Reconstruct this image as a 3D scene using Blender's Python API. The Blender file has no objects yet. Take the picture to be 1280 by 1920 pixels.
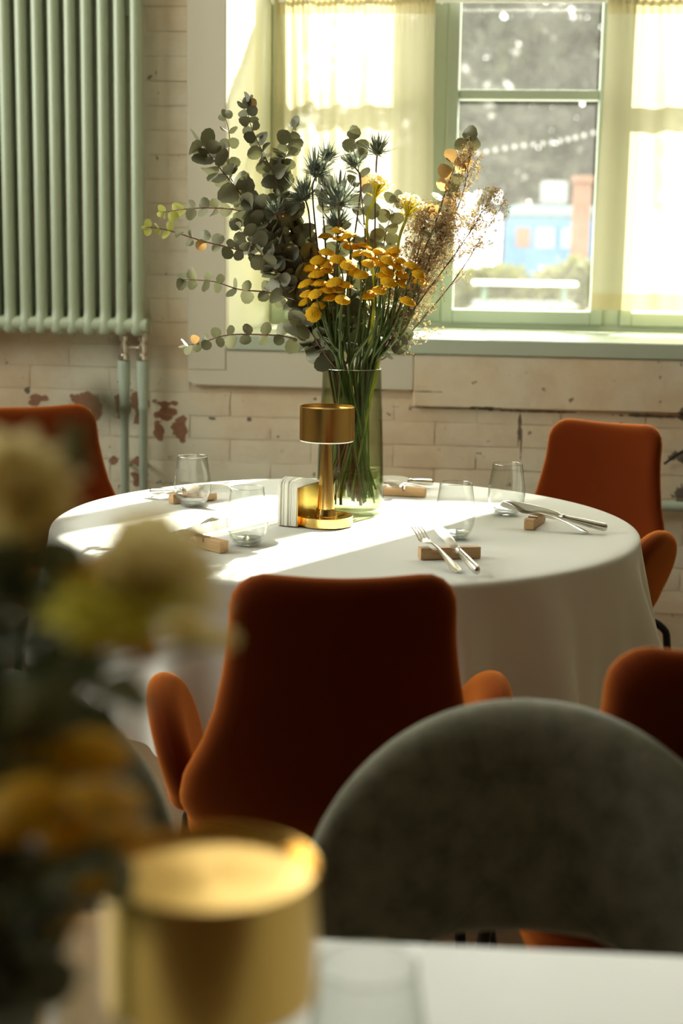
import bpy, math, random
from mathutils import Vector, Matrix, noise
PI = math.pi
def R(d): return math.radians(d)
scn = bpy.context.scene
C = scn.collection
# ------------------------------------------------------------------ camera
CAM = Vector((0.3055, -3.1426, 1.34))
YAW, PITCH, ROLL, FPX = R(5.7), 0.1747, 0.016, 2800.0
F_ = Vector((-math.sin(YAW) * math.cos(PITCH), math.cos(YAW) * math.cos(PITCH), -math.sin(PITCH)))
r0 = Vector((math.cos(YAW), math.sin(YAW), 0)); u0 = r0.cross(F_)
R_ = r0 * math.cos(ROLL) + u0 * math.sin(ROLL)
U_ = -r0 * math.sin(ROLL) + u0 * math.cos(ROLL)
cd = bpy.data.cameras.new('camera'); cam = bpy.data.objects.new('camera', cd); C.objects.link(cam)
m = Matrix.Identity(4)
for i in range(3):
    m[i][0] = R_[i]; m[i][1] = U_[i]; m[i][2] = -F_[i]; m[i][3] = CAM[i]
cam.matrix_world = m
cd.sensor_fit = 'HORIZONTAL'; cd.sensor_width = 24.0; cd.lens = FPX / 1280 * 24
cd.clip_start = 0.02; cd.clip_end = 300
cd.dof.use_dof = True; cd.dof.focus_distance = 3.14; cd.dof.aperture_fstop = 3.1; cd.dof.aperture_blades = 0
scn.camera = cam
# ------------------------------------------------------------------ world, sun, windows as light portals, exposure
w = bpy.data.worlds.new('sky'); scn.world = w; w.use_nodes = True
bg = w.node_tree.nodes['Background']; bg.inputs[0].default_value = (1.0, 0.985, 0.93, 1); bg.inputs[1].default_value = 4.5
sl = bpy.data.lights.new('sun', 'SUN'); sun = bpy.data.objects.new('sun', sl); C.objects.link(sun)
SAZ, SEL = R(29.5), R(35.7)
sdir = Vector((-math.sin(SAZ) * math.cos(SEL), -math.cos(SAZ) * math.cos(SEL), -math.sin(SEL)))
sun.rotation_euler = sdir.to_track_quat('-Z', 'Y').to_euler(); sun.location = (4, 8, 6)
sl.energy = 16.0; sl.color = (1.0, 0.93, 0.80); sl.angle = R(0.7)
WX0, WX1, WZ0, WZ1, GY = -0.476, 1.500, 1.07, 3.26, 2.10
def portal(name, x0, x1, z0, z1, y):
    l = bpy.data.lights.new(name, 'AREA'); l.shape = 'RECTANGLE'; l.size = x1 - x0; l.size_y = z1 - z0
    l.cycles.is_portal = True
    o = bpy.data.objects.new(name, l); C.objects.link(o); o.location = ((x0 + x1) / 2, y, (z0 + z1) / 2); o.rotation_euler = (R(-90), 0, 0)
portal('window_portal', WX0, WX1, WZ0, WZ1, GY + .08)
SX, SY0, SY1, SZ0, SZ1 = -2.6, -1.9, 1.1, 1.6, 3.4  # side opening added out of view to let in fill light
l = bpy.data.lights.new('window_portal', 'AREA'); l.shape = 'RECTANGLE'; l.size = SZ1 - SZ0; l.size_y = SY1 - SY0; l.cycles.is_portal = True
o = bpy.data.objects.new('window_portal', l); C.objects.link(o); o.location = (SX - .12, (SY0 + SY1) / 2, (SZ0 + SZ1) / 2); o.rotation_euler = (0, R(-90), 0)
scn.view_settings.view_transform = 'Standard'; scn.view_settings.look = 'None'
scn.view_settings.gamma = 1.0; scn.view_settings.use_curve_mapping = False
scn.view_settings.exposure = 1.05
scn.cycles.use_denoising = True
scn.cycles.max_bounces = 12; scn.cycles.transparent_max_bounces = 24; scn.cycles.diffuse_bounces = 6
scn.cycles.sample_clamp_indirect = 8
scn.cycles.caustics_refractive = False; scn.cycles.caustics_reflective = False

def at(x, y, Y):                       # the point at depth plane Y that lies on the sight line of pixel (x, y)
    d = F_ + R_ * ((x - 640) / FPX) - U_ * ((y - 960) / FPX)
    return CAM + d * ((Y - CAM.y) / d.y)
def atz(x, y, z):
    d = F_ + R_ * ((x - 640) / FPX) - U_ * ((y - 960) / FPX)
    return CAM + d * ((z - CAM.z) / d.z)

# ------------------------------------------------------------------ materials
class N:
    def __init__(s, name):
        s.m = bpy.data.materials.new(name); s.m.use_nodes = True; s.t = s.m.node_tree
        s.b = s.t.nodes['Principled BSDF']; s.out = s.t.nodes['Material Output']
    def n(s, typ, **k):
        o = s.t.nodes.new(typ)
        for a, v in k.items():
            if a.startswith('i_'): o.inputs[int(a[2:])].default_value = v
            else: setattr(o, a, v)
        return o
    def l(s, a, b): s.t.links.new(a, b)
    def math(s, op, a, b=None):
        o = s.n('ShaderNodeMath', operation=op)
        for i, v in enumerate((a, b)):
            if v is None: continue
            if isinstance(v, (int, float)): o.inputs[i].default_value = v
            else: s.l(v, o.inputs[i])
        return o.outputs[0]
    def mix(s, f, a, b):
        o = s.n('ShaderNodeMix', data_type='RGBA')
        for i, v in ((0, f), (6, a), (7, b)):
            if hasattr(v, 'is_linked'): s.l(v, o.inputs[i])
            elif isinstance(v, tuple): o.inputs[i].default_value = (*v, 1)
            else: o.inputs[i].default_value = v
        return o.outputs[2]
    def noise(s, scale, detail=3, vec=None, rough=.5):
        o = s.n('ShaderNodeTexNoise'); o.inputs['Scale'].default_value = scale; o.inputs['Detail'].default_value = detail
        o.inputs['Roughness'].default_value = rough
        if vec is not None: s.l(vec, o.inputs['Vector'])
        return o
    def ramp(s, f, lo, hi):
        o = s.n('ShaderNodeMapRange'); o.inputs[1].default_value = lo; o.inputs[2].default_value = hi; s.l(f, o.inputs[0]); return o.outputs[0]
    def bump(s, h, st, dist=.01):
        o = s.n('ShaderNodeBump'); o.inputs['Strength'].default_value = st; o.inputs['Distance'].default_value = dist
        s.l(h, o.inputs['Height']); s.l(o.outputs[0], s.b.inputs['Normal'])
    def pos(s): return s.n('ShaderNodeNewGeometry').outputs['Position']
    def obj(s): return s.n('ShaderNodeTexCoord').outputs['Object']

def simple(name, col, rough=.5, metal=0., var=.12, scale=20., bump=0., spec=.5, stretch=None):
    g = N(name); o = g.obj()
    if stretch:
        mp = g.n('ShaderNodeMapping'); mp.inputs['Scale'].default_value = stretch; g.l(o, mp.inputs['Vector']); o = mp.outputs[0]
    ns = g.noise(scale, 4, o)
    a = tuple(c * (1 - var) for c in col); b = tuple(min(1, c * (1 + var)) for c in col)
    g.l(g.mix(ns.outputs[0], a, b), g.b.inputs['Base Color'])
    g.b.inputs['Roughness'].default_value = rough; g.b.inputs['Metallic'].default_value = metal
    g.b.inputs['Specular IOR Level'].default_value = spec
    if bump: g.bump(ns.outputs[0], bump)
    return g.m

def translucent(name, col, amt, rough=.6, see=0., var=.15, scale=12., back=None):
    g = N(name); ns = g.noise(scale, 3, g.obj())
    a = tuple(c * (1 - var) for c in col); b = tuple(min(1, c * (1 + var)) for c in col)
    cc = g.mix(ns.outputs[0], a, b); g.l(cc, g.b.inputs['Base Color']); g.b.inputs['Roughness'].default_value = rough
    g.b.inputs['Specular IOR Level'].default_value = .25
    t = g.n('ShaderNodeBsdfTranslucent')
    if back: t.inputs[0].default_value = (*back, 1)
    else: g.l(cc, t.inputs[0])
    mx = g.n('ShaderNodeMixShader'); mx.inputs[0].default_value = amt
    g.l(g.b.outputs[0], mx.inputs[1]); g.l(t.outputs[0], mx.inputs[2]); last = mx
    if see:
        tr = g.n('ShaderNodeBsdfTransparent'); m2 = g.n('ShaderNodeMixShader'); m2.inputs[0].default_value = see
        g.l(mx.outputs[0], m2.inputs[1]); g.l(tr.outputs[0], m2.inputs[2]); last = m2
    g.l(last.outputs[0], g.out.inputs[0]); return g.m

def thin_glass(name, tint=(1, 1, 1), edge=(.8, .8, .8), dust=0., ior=1.45, ew=.35):
    g = N(name)
    lw = g.n('ShaderNodeLayerWeight'); lw.inputs[0].default_value = ew
    tr = g.n('ShaderNodeBsdfTransparent'); g.l(g.mix(lw.outputs['Facing'], tint, edge), tr.inputs[0])
    gl = g.n('ShaderNodeBsdfGlossy'); gl.inputs['Roughness'].default_value = .02
    f0 = ((ior - 1) / (ior + 1)) ** 2; lf = g.n('ShaderNodeLayerWeight'); lf.inputs[0].default_value = .5
    fr = g.math('ADD', g.math('MULTIPLY', g.math('POWER', lf.outputs['Facing'], 5.0), 1 - f0), f0)
    mx = g.n('ShaderNodeMixShader'); g.l(fr, mx.inputs[0]); g.l(tr.outputs[0], mx.inputs[1]); g.l(gl.outputs[0], mx.inputs[2])
    last = mx
    if dust:
        tl = g.n('ShaderNodeBsdfTranslucent'); tl.inputs[0].default_value = (.9, .9, .82, 1)
        ns = g.noise(6, 6, g.obj(), .7); f = g.math('MULTIPLY', g.ramp(ns.outputs[0], .3, .75), dust); f = g.math('ADD', f, dust * .7)
        m2 = g.n('ShaderNodeMixShader'); g.l(f, m2.inputs[0]); g.l(mx.outputs[0], m2.inputs[1]); g.l(tl.outputs[0], m2.inputs[2]); last = m2
    g.l(last.outputs[0], g.out.inputs[0]); return g.m

CHIPS = [(-.989,.846,.036,.022),(-.955,.822,.014,.036),(-.87,.835,.020,.036),(-.815,.85,.026,.022),(-.815,.815,.016,.03),(-.735,.842,.018,.008),
         (-.722,.815,.024,.014),(-.735,.806,.028,.012),(-.684,.765,.019,.030),(-.752,.758,.013,.032),(-.815,.655,.022,.014),(-.815,.60,.022,.02),
         (-1.147,.851,.026,.009),(-1.16,.835,.016,.012),(-.70,.845,.009,.006),(-.9,.655,.012,.012),(-1.05,1.02,.0,.0)]
CRACKS = [(.20,.853,.18,.0022),(.28,.858,.05,.005),(.45,.850,.13,.0035),(.394,.80,.006,.045),(.40,.75,.003,.05),(.90,.86,.02,.03),(.80,.845,.10,.005),
          (-.12,.905,.10,.003),(-.33,.898,.012,.006),(-.46,.902,.012,.006),(.10,.905,.05,.002),(-.46,.80,.007,.007),(-.25,.87,.006,.006),(-.58,.80,.012,.005),
          (.95,.72,.10,.02),(.93,.60,.06,.04),(-1.18,.875,.010,.012),(-.85,.905,.007,.005),(-.88,.91,.006,.005),(-1.2,.46,.03,.012),(-1.13,.43,.02,.008)]
def painted_wall(name, dark=1.0, chips=True):
    g = N(name); p = g.pos()
    n1 = g.noise(2.2, 4, p); n2 = g.noise(9, 6, p, .65); n3 = g.noise(60, 4, p); n4 = g.noise(30, 3, p)
    c = g.mix(g.ramp(n1.outputs[0], .40, .62), (.68, .64, .50), (.68, .54, .36))
    c = g.mix(g.math('MULTIPLY', g.ramp(n2.outputs[0], .5, .75), .45), c, (.50, .40, .26))
    c = g.mix(g.math('MULTIPLY', g.ramp(n2.outputs[0], .5, .28), .5), c, (.76, .69, .52))
    c = g.mix(g.math('MULTIPLY', g.ramp(n4.outputs[0], .69, .73), .8), c, (.14, .09, .05))
    if chips:
        sp = g.n('ShaderNodeSeparateXYZ'); g.l(p, sp.inputs[0])
        nz = g.noise(38, 3, p); no = g.math('MULTIPLY', g.math('SUBTRACT', nz.outputs[0], .5), 1.9)
        def mask(lst):
            tot = None
            for (x, z, rx, rz) in lst:
                if rx == 0: continue
                if lst is CHIPS: rx, rz = rx * 1.3, rz * 1.3
                a = g.math('MULTIPLY', g.math('SUBTRACT', sp.outputs[0], x), 1 / rx); b = g.math('MULTIPLY', g.math('SUBTRACT', sp.outputs[2], z), 1 / rz)
                d = g.math('SQRT', g.math('ADD', g.math('MULTIPLY', a, a), g.math('MULTIPLY', b, b)))
                d = g.math('ADD', d, no); v = g.ramp(d, 1.05, .92)
                tot = v if tot is None else g.math('MAXIMUM', tot, v)
            return tot
        mc = mask(CHIPS); c = g.mix(mc, c, g.mix(n3.outputs[0], (.22, .095, .05), (.33, .17, .10)))
        mk = mask(CRACKS); c = g.mix(g.math('MULTIPLY', mk, .85), c, (.06, .045, .025))
    c = g.mix(1 - dark, c, (.1, .07, .04)) if dark < 1 else c
    g.l(c, g.b.inputs['Base Color']); g.b.inputs['Roughness'].default_value = .75
    g.bump(g.math('ADD', n2.outputs[0], g.math('MULTIPLY', n3.outputs[0], .3)), .5, .006)
    return g.m

M = {}
M['brick'] = painted_wall('painted_brick'); M['mortar'] = painted_wall('painted_mortar', .86, False)
M['plaster'] = simple('smooth_cream_plaster', (.60, .56, .44), .7, var=.06, scale=5, bump=.08)
M['reveal'] = simple('reveal_plaster', (.74, .72, .55), .65, var=.05, scale=4)
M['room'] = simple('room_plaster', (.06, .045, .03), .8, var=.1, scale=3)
M['rlight'] = simple('light_plaster', (.30, .25, .18), .8, var=.08, scale=3)
M['ceil'] = simple('ceiling_paint', (.78, .74, .64), .9, var=.05)
M['green'] = simple('sage_green_paint', (.44, .50, .39), .38, var=.05, scale=8)
M['rad'] = simple('radiator_green_enamel', (.41, .475, .34), .30, var=.05, scale=6)
M['pipe'] = simple('pipe_green_paint', (.42, .50, .40), .4, var=.1, scale=18, bump=.1)
M['floor'] = simple('brown_wood_floor', (.26, .17, .10), .45, var=.3, scale=14, stretch=(1, 8, 1))
M['chrome'] = simple('valve_nickel', (.75, .70, .60), .25, 1.0, var=.1)
M['steel'] = simple('cutlery_steel', (.70, .67, .60), .24, 1.0, var=.06, scale=60)
M['black'] = simple('black_metal', (.012, .012, .012), .4, .3)
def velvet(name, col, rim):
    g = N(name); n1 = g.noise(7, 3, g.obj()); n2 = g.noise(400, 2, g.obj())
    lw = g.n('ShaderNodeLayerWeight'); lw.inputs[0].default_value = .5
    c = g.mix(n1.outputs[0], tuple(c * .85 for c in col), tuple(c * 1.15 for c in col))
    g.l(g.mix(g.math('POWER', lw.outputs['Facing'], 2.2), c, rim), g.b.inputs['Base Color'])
    g.b.inputs['Roughness'].default_value = .85; g.b.inputs['Specular IOR Level'].default_value = .08
    g.b.inputs['Sheen Weight'].default_value = .35; g.b.inputs['Sheen Roughness'].default_value = .35; g.b.inputs['Sheen Tint'].default_value = (1, .45, .14, 1)
    g.bump(n2.outputs[0], .15, .001); return g.m
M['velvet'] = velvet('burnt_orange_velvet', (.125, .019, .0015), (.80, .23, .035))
g = N('grey_woven_fabric'); o_ = g.obj(); n1 = g.noise(28, 4, o_); n2 = g.noise(260, 2, o_)
g.l(g.mix(g.ramp(g.math('ADD', g.math('MULTIPLY', n1.outputs[0], .7), g.math('MULTIPLY', n2.outputs[0], .3)), .35, .65), (.10, .09, .052), (.21, .19, .13)), g.b.inputs['Base Color'])
g.b.inputs['Roughness'].default_value = .9; g.b.inputs['Sheen Weight'].default_value = 1.0; g.b.inputs['Sheen Tint'].default_value = (.8, .85, .75, 1); g.bump(n2.outputs[0], .5, .002)
M['grey'] = g.m
def cloth(name, col):
    g = N(name); n1 = g.noise(500, 1, g.obj()); n2 = g.noise(6, 3, g.obj())
    g.l(g.mix(n2.outputs[0], tuple(c * .96 for c in col), col), g.b.inputs['Base Color'])
    g.b.inputs['Roughness'].default_value = .8; g.b.inputs['Specular IOR Level'].default_value = .15; g.bump(g.math('ADD', g.math('MULTIPLY', n1.outputs[0], .15), n2.outputs[0]), .25, .004)
    t = g.n('ShaderNodeBsdfTranslucent'); t.inputs[0].default_value = (.8, .72, .6, 1); mx = g.n('ShaderNodeMixShader'); mx.inputs[0].default_value = .10
    g.l(g.b.outputs[0], mx.inputs[1]); g.l(t.outputs[0], mx.inputs[2]); g.l(mx.outputs[0], g.out.inputs[0]); return g.m
M['cloth'] = cloth('white_linen', (.82, .83, .78))
M['fgtop'] = simple('white_table_laminate', (.80, .83, .80), .35, var=.03)
M['curtain'] = translucent('sheer_cream_curtain', (.62, .58, .40), .52, .8, .07, .05, 30, (.44, .41, .27))
M['hem'] = translucent('curtain_hem_cloth', (.60, .52, .30), .46, .8, .02, .05, 30, (.40, .34, .18))
def brass(name, col, rough):
    g = N(name); mp = g.n('ShaderNodeMapping'); mp.inputs['Scale'].default_value = (60, 60, 2); g.l(g.obj(), mp.inputs['Vector'])
    n1 = g.noise(8, 3, mp.outputs[0]); g.l(g.mix(n1.outputs[0], tuple(c * .95 for c in col), col), g.b.inputs['Base Color'])
    g.b.inputs['Metallic'].default_value = 1; g.l(g.ramp(n1.outputs[0], -1.2, 2.2), g.b.inputs['Roughness']); g.b.inputs['Roughness'].default_value = rough
    g.b.inputs['Anisotropic'].default_value = .5
    mr = g.math('MULTIPLY_ADD', n1.outputs[0], .05); mr.node.inputs[2].default_value = rough - .05; g.l(mr, g.b.inputs['Roughness']); return g.m
M['brass'] = brass('brushed_brass', (.86, .56, .17), .26)
M['diffuser'] = simple('white_acrylic', (.85, .83, .76), .4)
M['oak'] = simple('oak_wood', (.58, .36, .17), .55, var=.35, scale=12, bump=.1, stretch=(2, 22, 22))
M['paper'] = simple('white_paper', (.86, .85, .78), .8, var=.03)
M['tan'] = simple('tan_surface', (.42, .27, .13), .8, var=.08)
M['glass'] = thin_glass('clear_glass', (.985, .99, .985), (.66, .69, .66), ew=.13)
M['glassrim'] = thin_glass('glass_rim', (.93, .95, .93), (.6, .62, .6), ior=4.5)
M['vase'] = thin_glass('green_glass', (.90, .92, .82), (.50, .56, .42), ior=1.5, ew=.25)
M['water'] = thin_glass('water', (.955, .965, .90), (.86, .90, .74), ior=1.33, ew=.3)
M['pane'] = thin_glass('dusty_window_glass', (.97, .98, .96), (.85, .88, .85), dust=.017)
M['leaf'] = translucent('eucalyptus_leaf', (.170, .172, .112), .07, .45, 0, .4, 25, (.30, .31, .13))
def leafmat():
    m_ = M['leaf']; t_ = m_.node_tree; oi = t_.nodes.new('ShaderNodeObjectInfo'); b_ = t_.nodes['Principled BSDF']; src = b_.inputs['Base Color'].links[0].from_socket
    mx = t_.nodes.new('ShaderNodeMix'); mx.data_type = 'RGBA'; mx.blend_type = 'MULTIPLY'; mx.inputs[0].default_value = 1
    mr = t_.nodes.new('ShaderNodeMapRange'); mr.inputs[3].default_value = .65; mr.inputs[4].default_value = 1.9; t_.links.new(oi.outputs['Random'], mr.inputs[0]); t_.links.new(src, mx.inputs[6]); t_.links.new(mr.outputs[0], mx.inputs[7])
    t_.links.new(mx.outputs[2], b_.inputs['Base Color']); b_.inputs['Specular IOR Level'].default_value = .5
leafmat()
M['leaf2'] = translucent('young_leaf', (.30, .32, .09), .4, .5, 0, .3, 40, (.6, .6, .15))
M['leafdry'] = translucent('dry_leaf', (.30, .20, .10), .35, .6, 0, .3, 40, (.7, .42, .15))
M['stem'] = translucent('green_stem', (.13, .18, .06), .15, .5, 0, .3, 60)
M['stem_red'] = simple('reddish_twig', (.16, .07, .035), .6, var=.3)
M['stem_purple'] = simple('purple_stem', (.09, .06, .09), .5, var=.3)
def petals():
    g = N('yellow_petals'); v = g.n('ShaderNodeTexVoronoi'); v.inputs['Scale'].default_value = 9; g.l(g.obj(), v.inputs['Vector'])
    d = g.ramp(v.outputs['Distance'], .15, .75); c = g.mix(d, (1.0, .68, .016), (1.0, .51, .006)); g.l(c, g.b.inputs['Base Color']); g.b.inputs['Roughness'].default_value = .6; g.b.inputs['Specular IOR Level'].default_value = .25  # deeper orange between florets puts crevice shade into the colour
    g.bump(g.math('SUBTRACT', 1.0, d), .8, .0015)
    t = g.n('ShaderNodeBsdfTranslucent'); t.inputs[0].default_value = (1, .55, .015, 1); mx = g.n('ShaderNodeMixShader'); mx.inputs[0].default_value = .2
    g.l(g.b.outputs[0], mx.inputs[1]); g.l(t.outputs[0], mx.inputs[2]); g.l(mx.outputs[0], g.out.inputs[0]); return g.m
M['yellow'] = petals()
M['thistle'] = translucent('thistle_bract', (.20, .225, .19), .2, .5, 0, .4, 50, (.30, .36, .24))
M['ammi'] = translucent('pale_green_flower', (.70, .62, .10), .5, .6, 0, .2, 60, (.95, .9, .2))
M['floret'] = translucent('cream_petals', (1.0, .86, .50), .4, .7, 0, .08, 60)
M['dark'] = simple('dark_seed', (.04, .03, .02), .7)
M['dryfl'] = translucent('dried_floret', (.58, .47, .29), .3, .8, 0, .35, 90, (.66, .56, .34))
M['dryfl2'] = translucent('pale_dried_floret', (.86, .74, .50), .45, .8, 0, .25, 90, (.9, .8, .55))
M['tree'] = translucent('tree_leaves', (.035, .04, .022), .3, .6, 0, .5, 3, (.07, .08, .03))
M['bark'] = simple('tree_bark', (.03, .025, .02), .8)
M['blue'] = simple('blue_paint', (.008, .075, .17), .5)
M['bluelight'] = simple('pale_blue_paint', (.07, .12, .13), .5)
M['redbrick'] = simple('red_brick', (.12, .055, .03), .8, var=.2, scale=3)
M['ground'] = simple('pale_paving', (.20, .195, .17), .8, var=.2, scale=1.5)
M['bush'] = translucent('bush_leaves', (.075, .08, .015), .3, .6, 0, .5, 3, (.14, .15, .03))
M['bulbglass'] = simple('bulb_glass', (.22, .22, .2), .3)
M['owhite'] = simple('weathered_white_paint', (.15, .16, .16), .6)
M['white'] = simple('white_paint', (.8, .8, .76), .5)
M['greenwood'] = simple('dark_green_paint', (.05, .10, .06), .5)
M['window_dark'] = simple('dark_window', (.06, .06, .05), .2)

# ------------------------------------------------------------------ geometry helpers
class G:
    def __init__(s): s.v = []; s.f = []
    def add(s, vs, fs, mat=None):
        b = len(s.v); s.v += [(mat @ Vector(p)) if mat else Vector(p) for p in vs]; s.f += [tuple(b + i for i in f) for f in fs]; return s
    def box(s, x0, x1, y0, y1, z0, z1, mat=None):
        v = [(x, y, z) for x in (x0, x1) for y in (y0, y1) for z in (z0, z1)]
        return s.add(v, [(0,1,3,2),(4,6,7,5),(0,4,5,1),(2,3,7,6),(0,2,6,4),(1,5,7,3)], mat)
    def tube(s, pts, r, n=8, caps=True, mat=None):
        pts = [Vector(p) for p in pts]; k = len(pts); rr = r if isinstance(r, (list, tuple)) else [r] * k
        vs = []; fs = []; a = None
        for i, p in enumerate(pts):
            t = (pts[min(i + 1, k - 1)] - pts[max(i - 1, 0)]).normalized()
            if t.length == 0: t = Vector((0, 0, 1))
            if a is None: a = t.orthogonal().normalized()
            a = (a - t * a.dot(t)); a = a.normalized() if a.length > 1e-6 else t.orthogonal().normalized()
            b = t.cross(a)
            for j in range(n):
                q = 2 * PI * j / n; vs.append(p + (a * math.cos(q) + b * math.sin(q)) * rr[i])
        for i in range(k - 1):
            for j in range(n): fs.append((i * n + j, i * n + (j + 1) % n, (i + 1) * n + (j + 1) % n, (i + 1) * n + j))
        if caps: fs.append(tuple(range(n - 1, -1, -1))); fs.append(tuple(range((k - 1) * n, k * n)))
        return s.add(vs, fs, mat)
    def lathe(s, prof, n=48, mat=None):
        vs = []; fs = []; idx = []
        for (r, z) in prof:
            if r < 1e-6: idx.append([len(vs)]); vs.append((0, 0, z))
            else:
                idx.append(list(range(len(vs), len(vs) + n)))
                vs += [(r * math.cos(2 * PI * j / n), r * math.sin(2 * PI * j / n), z) for j in range(n)]
        for A, B in zip(idx, idx[1:]):
            for j in range(n):
                k = (j + 1) % n
                if len(A) == 1 and len(B) == 1: continue
                if len(A) == 1: fs.append((A[0], B[k], B[j]))
                elif len(B) == 1: fs.append((A[j], A[k], B[0]))
                else: fs.append((A[j], A[k], B[k], B[j]))
        return s.add(vs, fs, mat)
    def mesh(s, name, mats, smooth=True, angle=40):
        me = bpy.data.meshes.new(name); me.from_pydata([tuple(v) for v in s.v], [], s.f)
        for mt in (mats if isinstance(mats, list) else [mats]): me.materials.append(mt)
        me.update()
        if smooth:
            me.polygons.foreach_set('use_smooth', [True] * len(me.polygons))
            try: me.set_sharp_from_angle(angle=R(angle))
            except Exception: pass
        return me
    def obj(s, name, mats, parent=None, smooth=True, angle=40): return link(name, s.mesh(name, mats, smooth, angle), parent)
def link(name, data, parent=None):
    o = bpy.data.objects.new(name, data); C.objects.link(o)
    if parent: o.parent = parent
    return o
def tag(o, label=None, cat=None, group=None, kind=None):
    if label: o['label'] = label
    if cat: o['category'] = cat
    if group: o['group'] = group
    if kind: o['kind'] = kind
    return o
def thing(name, label, cat, loc=(0, 0, 0), rz=0, group=None):
    o = link(name, None); o.location = loc; o.rotation_euler = (0, 0, rz); return tag(o, label, cat, group)
def copy_tree(o, parent=None):
    c = o.copy(); C.objects.link(c); c.parent = parent
    for ch in list(o.children): copy_tree(ch, c)
    return c
def struct(o): o['kind'] = 'structure'; return o
def bev(o, wd=.002, seg=2):
    md = o.modifiers.new('bevel', 'BEVEL'); md.width = wd; md.segments = seg; md.limit_method = 'ANGLE'; md.angle_limit = R(40); return o
def subd(o, n=1):
    md = o.modifiers.new('sub', 'SUBSURF'); md.levels = n; md.render_levels = n; return o
def curve(pts, n=24):                  # Catmull-Rom through points
    P = [Vector(p) for p in pts]; P = [P[0] * 2 - P[1]] + P + [P[-1] * 2 - P[-2]]; out = []
    S = len(P) - 3
    for i in range(n + 1):
        t = i / n * S; k = min(int(t), S - 1); t -= k; a, b, c, d = P[k:k + 4]
        out.append(.5 * ((2 * b) + (c - a) * t + (2 * a - 5 * b + 4 * c - d) * t * t + (3 * b - a - 3 * c + d) * t ** 3))
    return out
def pillow(g, outline, thick, e, f, rings=(0, .3, .55, .72, .82, .89, .94, .975, .993, 1)):
    # padded panel: closed outline (2-D), thickness rounding off over e at the rim, f maps (u, v, n) to 3-D
    cx = sum(p[0] for p in outline) / len(outline); cy = sum(p[1] for p in outline) / len(outline); n = len(outline)
    vs = []; fs = []
    for side in (1, -1):
        for s in rings[1:]:
            for (x, y) in outline:
                rad = math.hypot(x - cx, y - cy); d = (1 - s) * rad; q = min(d / e, 1)
                t = thick / 2 * math.sqrt(max(0, 1 - (1 - q) ** 2)); vs.append(f(cx + (x - cx) * s, cy + (y - cy) * s, side * t))
        vs.append(f(cx, cy, side * thick / 2))
    K = len(rings) - 1; half = K * n + 1
    for si in (0, 1):
        o = si * half
        for k in range(K - 1):
            for j in range(n):
                q = (o + k * n + j, o + k * n + (j + 1) % n, o + (k + 1) * n + (j + 1) % n, o + (k + 1) * n + j); fs.append(q if si else q[::-1])
        for j in range(n):
            q = (o + K * n, o + (j + 1) % n, o + j); fs.append(q if si else q[::-1])
    g.add(vs, fs)
    # weld the shared rim: the two sides meet at zero thickness
    return g

# ------------------------------------------------------------------ room shell
WY, WBK = 1.55, 2.22        # room face and outer face of the window wall
floor = struct(G().box(-2.6, 2.75, -6, WBK, -.1, 0).obj('floor', M['floor'], smooth=False))
struct(G().box(-2.6, 2.75, -6, WBK, 3.8, 3.9).obj('ceiling', M['ceil'], smooth=False))
struct(G().box(2.75, 3.0, -6, WBK, 0, 3.8).obj('wall_right', M['rlight'], smooth=False))
struct(G().box(SX - .25, SX, -6, SY0, 0, 3.8).box(SX - .25, SX, SY1, WBK, 0, 3.8).box(SX - .25, SX, SY0, SY1, 0, SZ0).box(SX - .25, SX, SY0, SY1, SZ1, 3.8).obj('wall_left', M['rlight'], smooth=False))
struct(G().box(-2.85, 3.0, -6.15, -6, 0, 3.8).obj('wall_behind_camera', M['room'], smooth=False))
gw = G()
def prism(g, poly, z0, z1):            # poly in x,y
    n = len(poly); g.add([(x, y, z0) for x, y in poly] + [(x, y, z1) for x, y in poly],
        [tuple(range(n - 1, -1, -1)), tuple(range(n, 2 * n))] + [(i, (i + 1) % n, n + (i + 1) % n, n + i) for i in range(n)])
L0, L1 = -.531, 1.555
prism(gw, [(-2.6, WY), (L0, WY), (WX0, GY), (WX0, WBK), (-2.6, WBK)], 0, 3.8)
prism(gw, [(L1, WY), (2.75, WY), (2.75, WBK), (WX1, WBK), (WX1, GY)], 0, 3.8)
for a, b in ((L0, L1),):
    gw.box(a, b, WY, WBK, 0, 1.02); gw.box(a, b, WY, WBK, 3.32, 3.8)
wall = struct(gw.obj('wall_back', M['reveal'], smooth=False))
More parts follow.
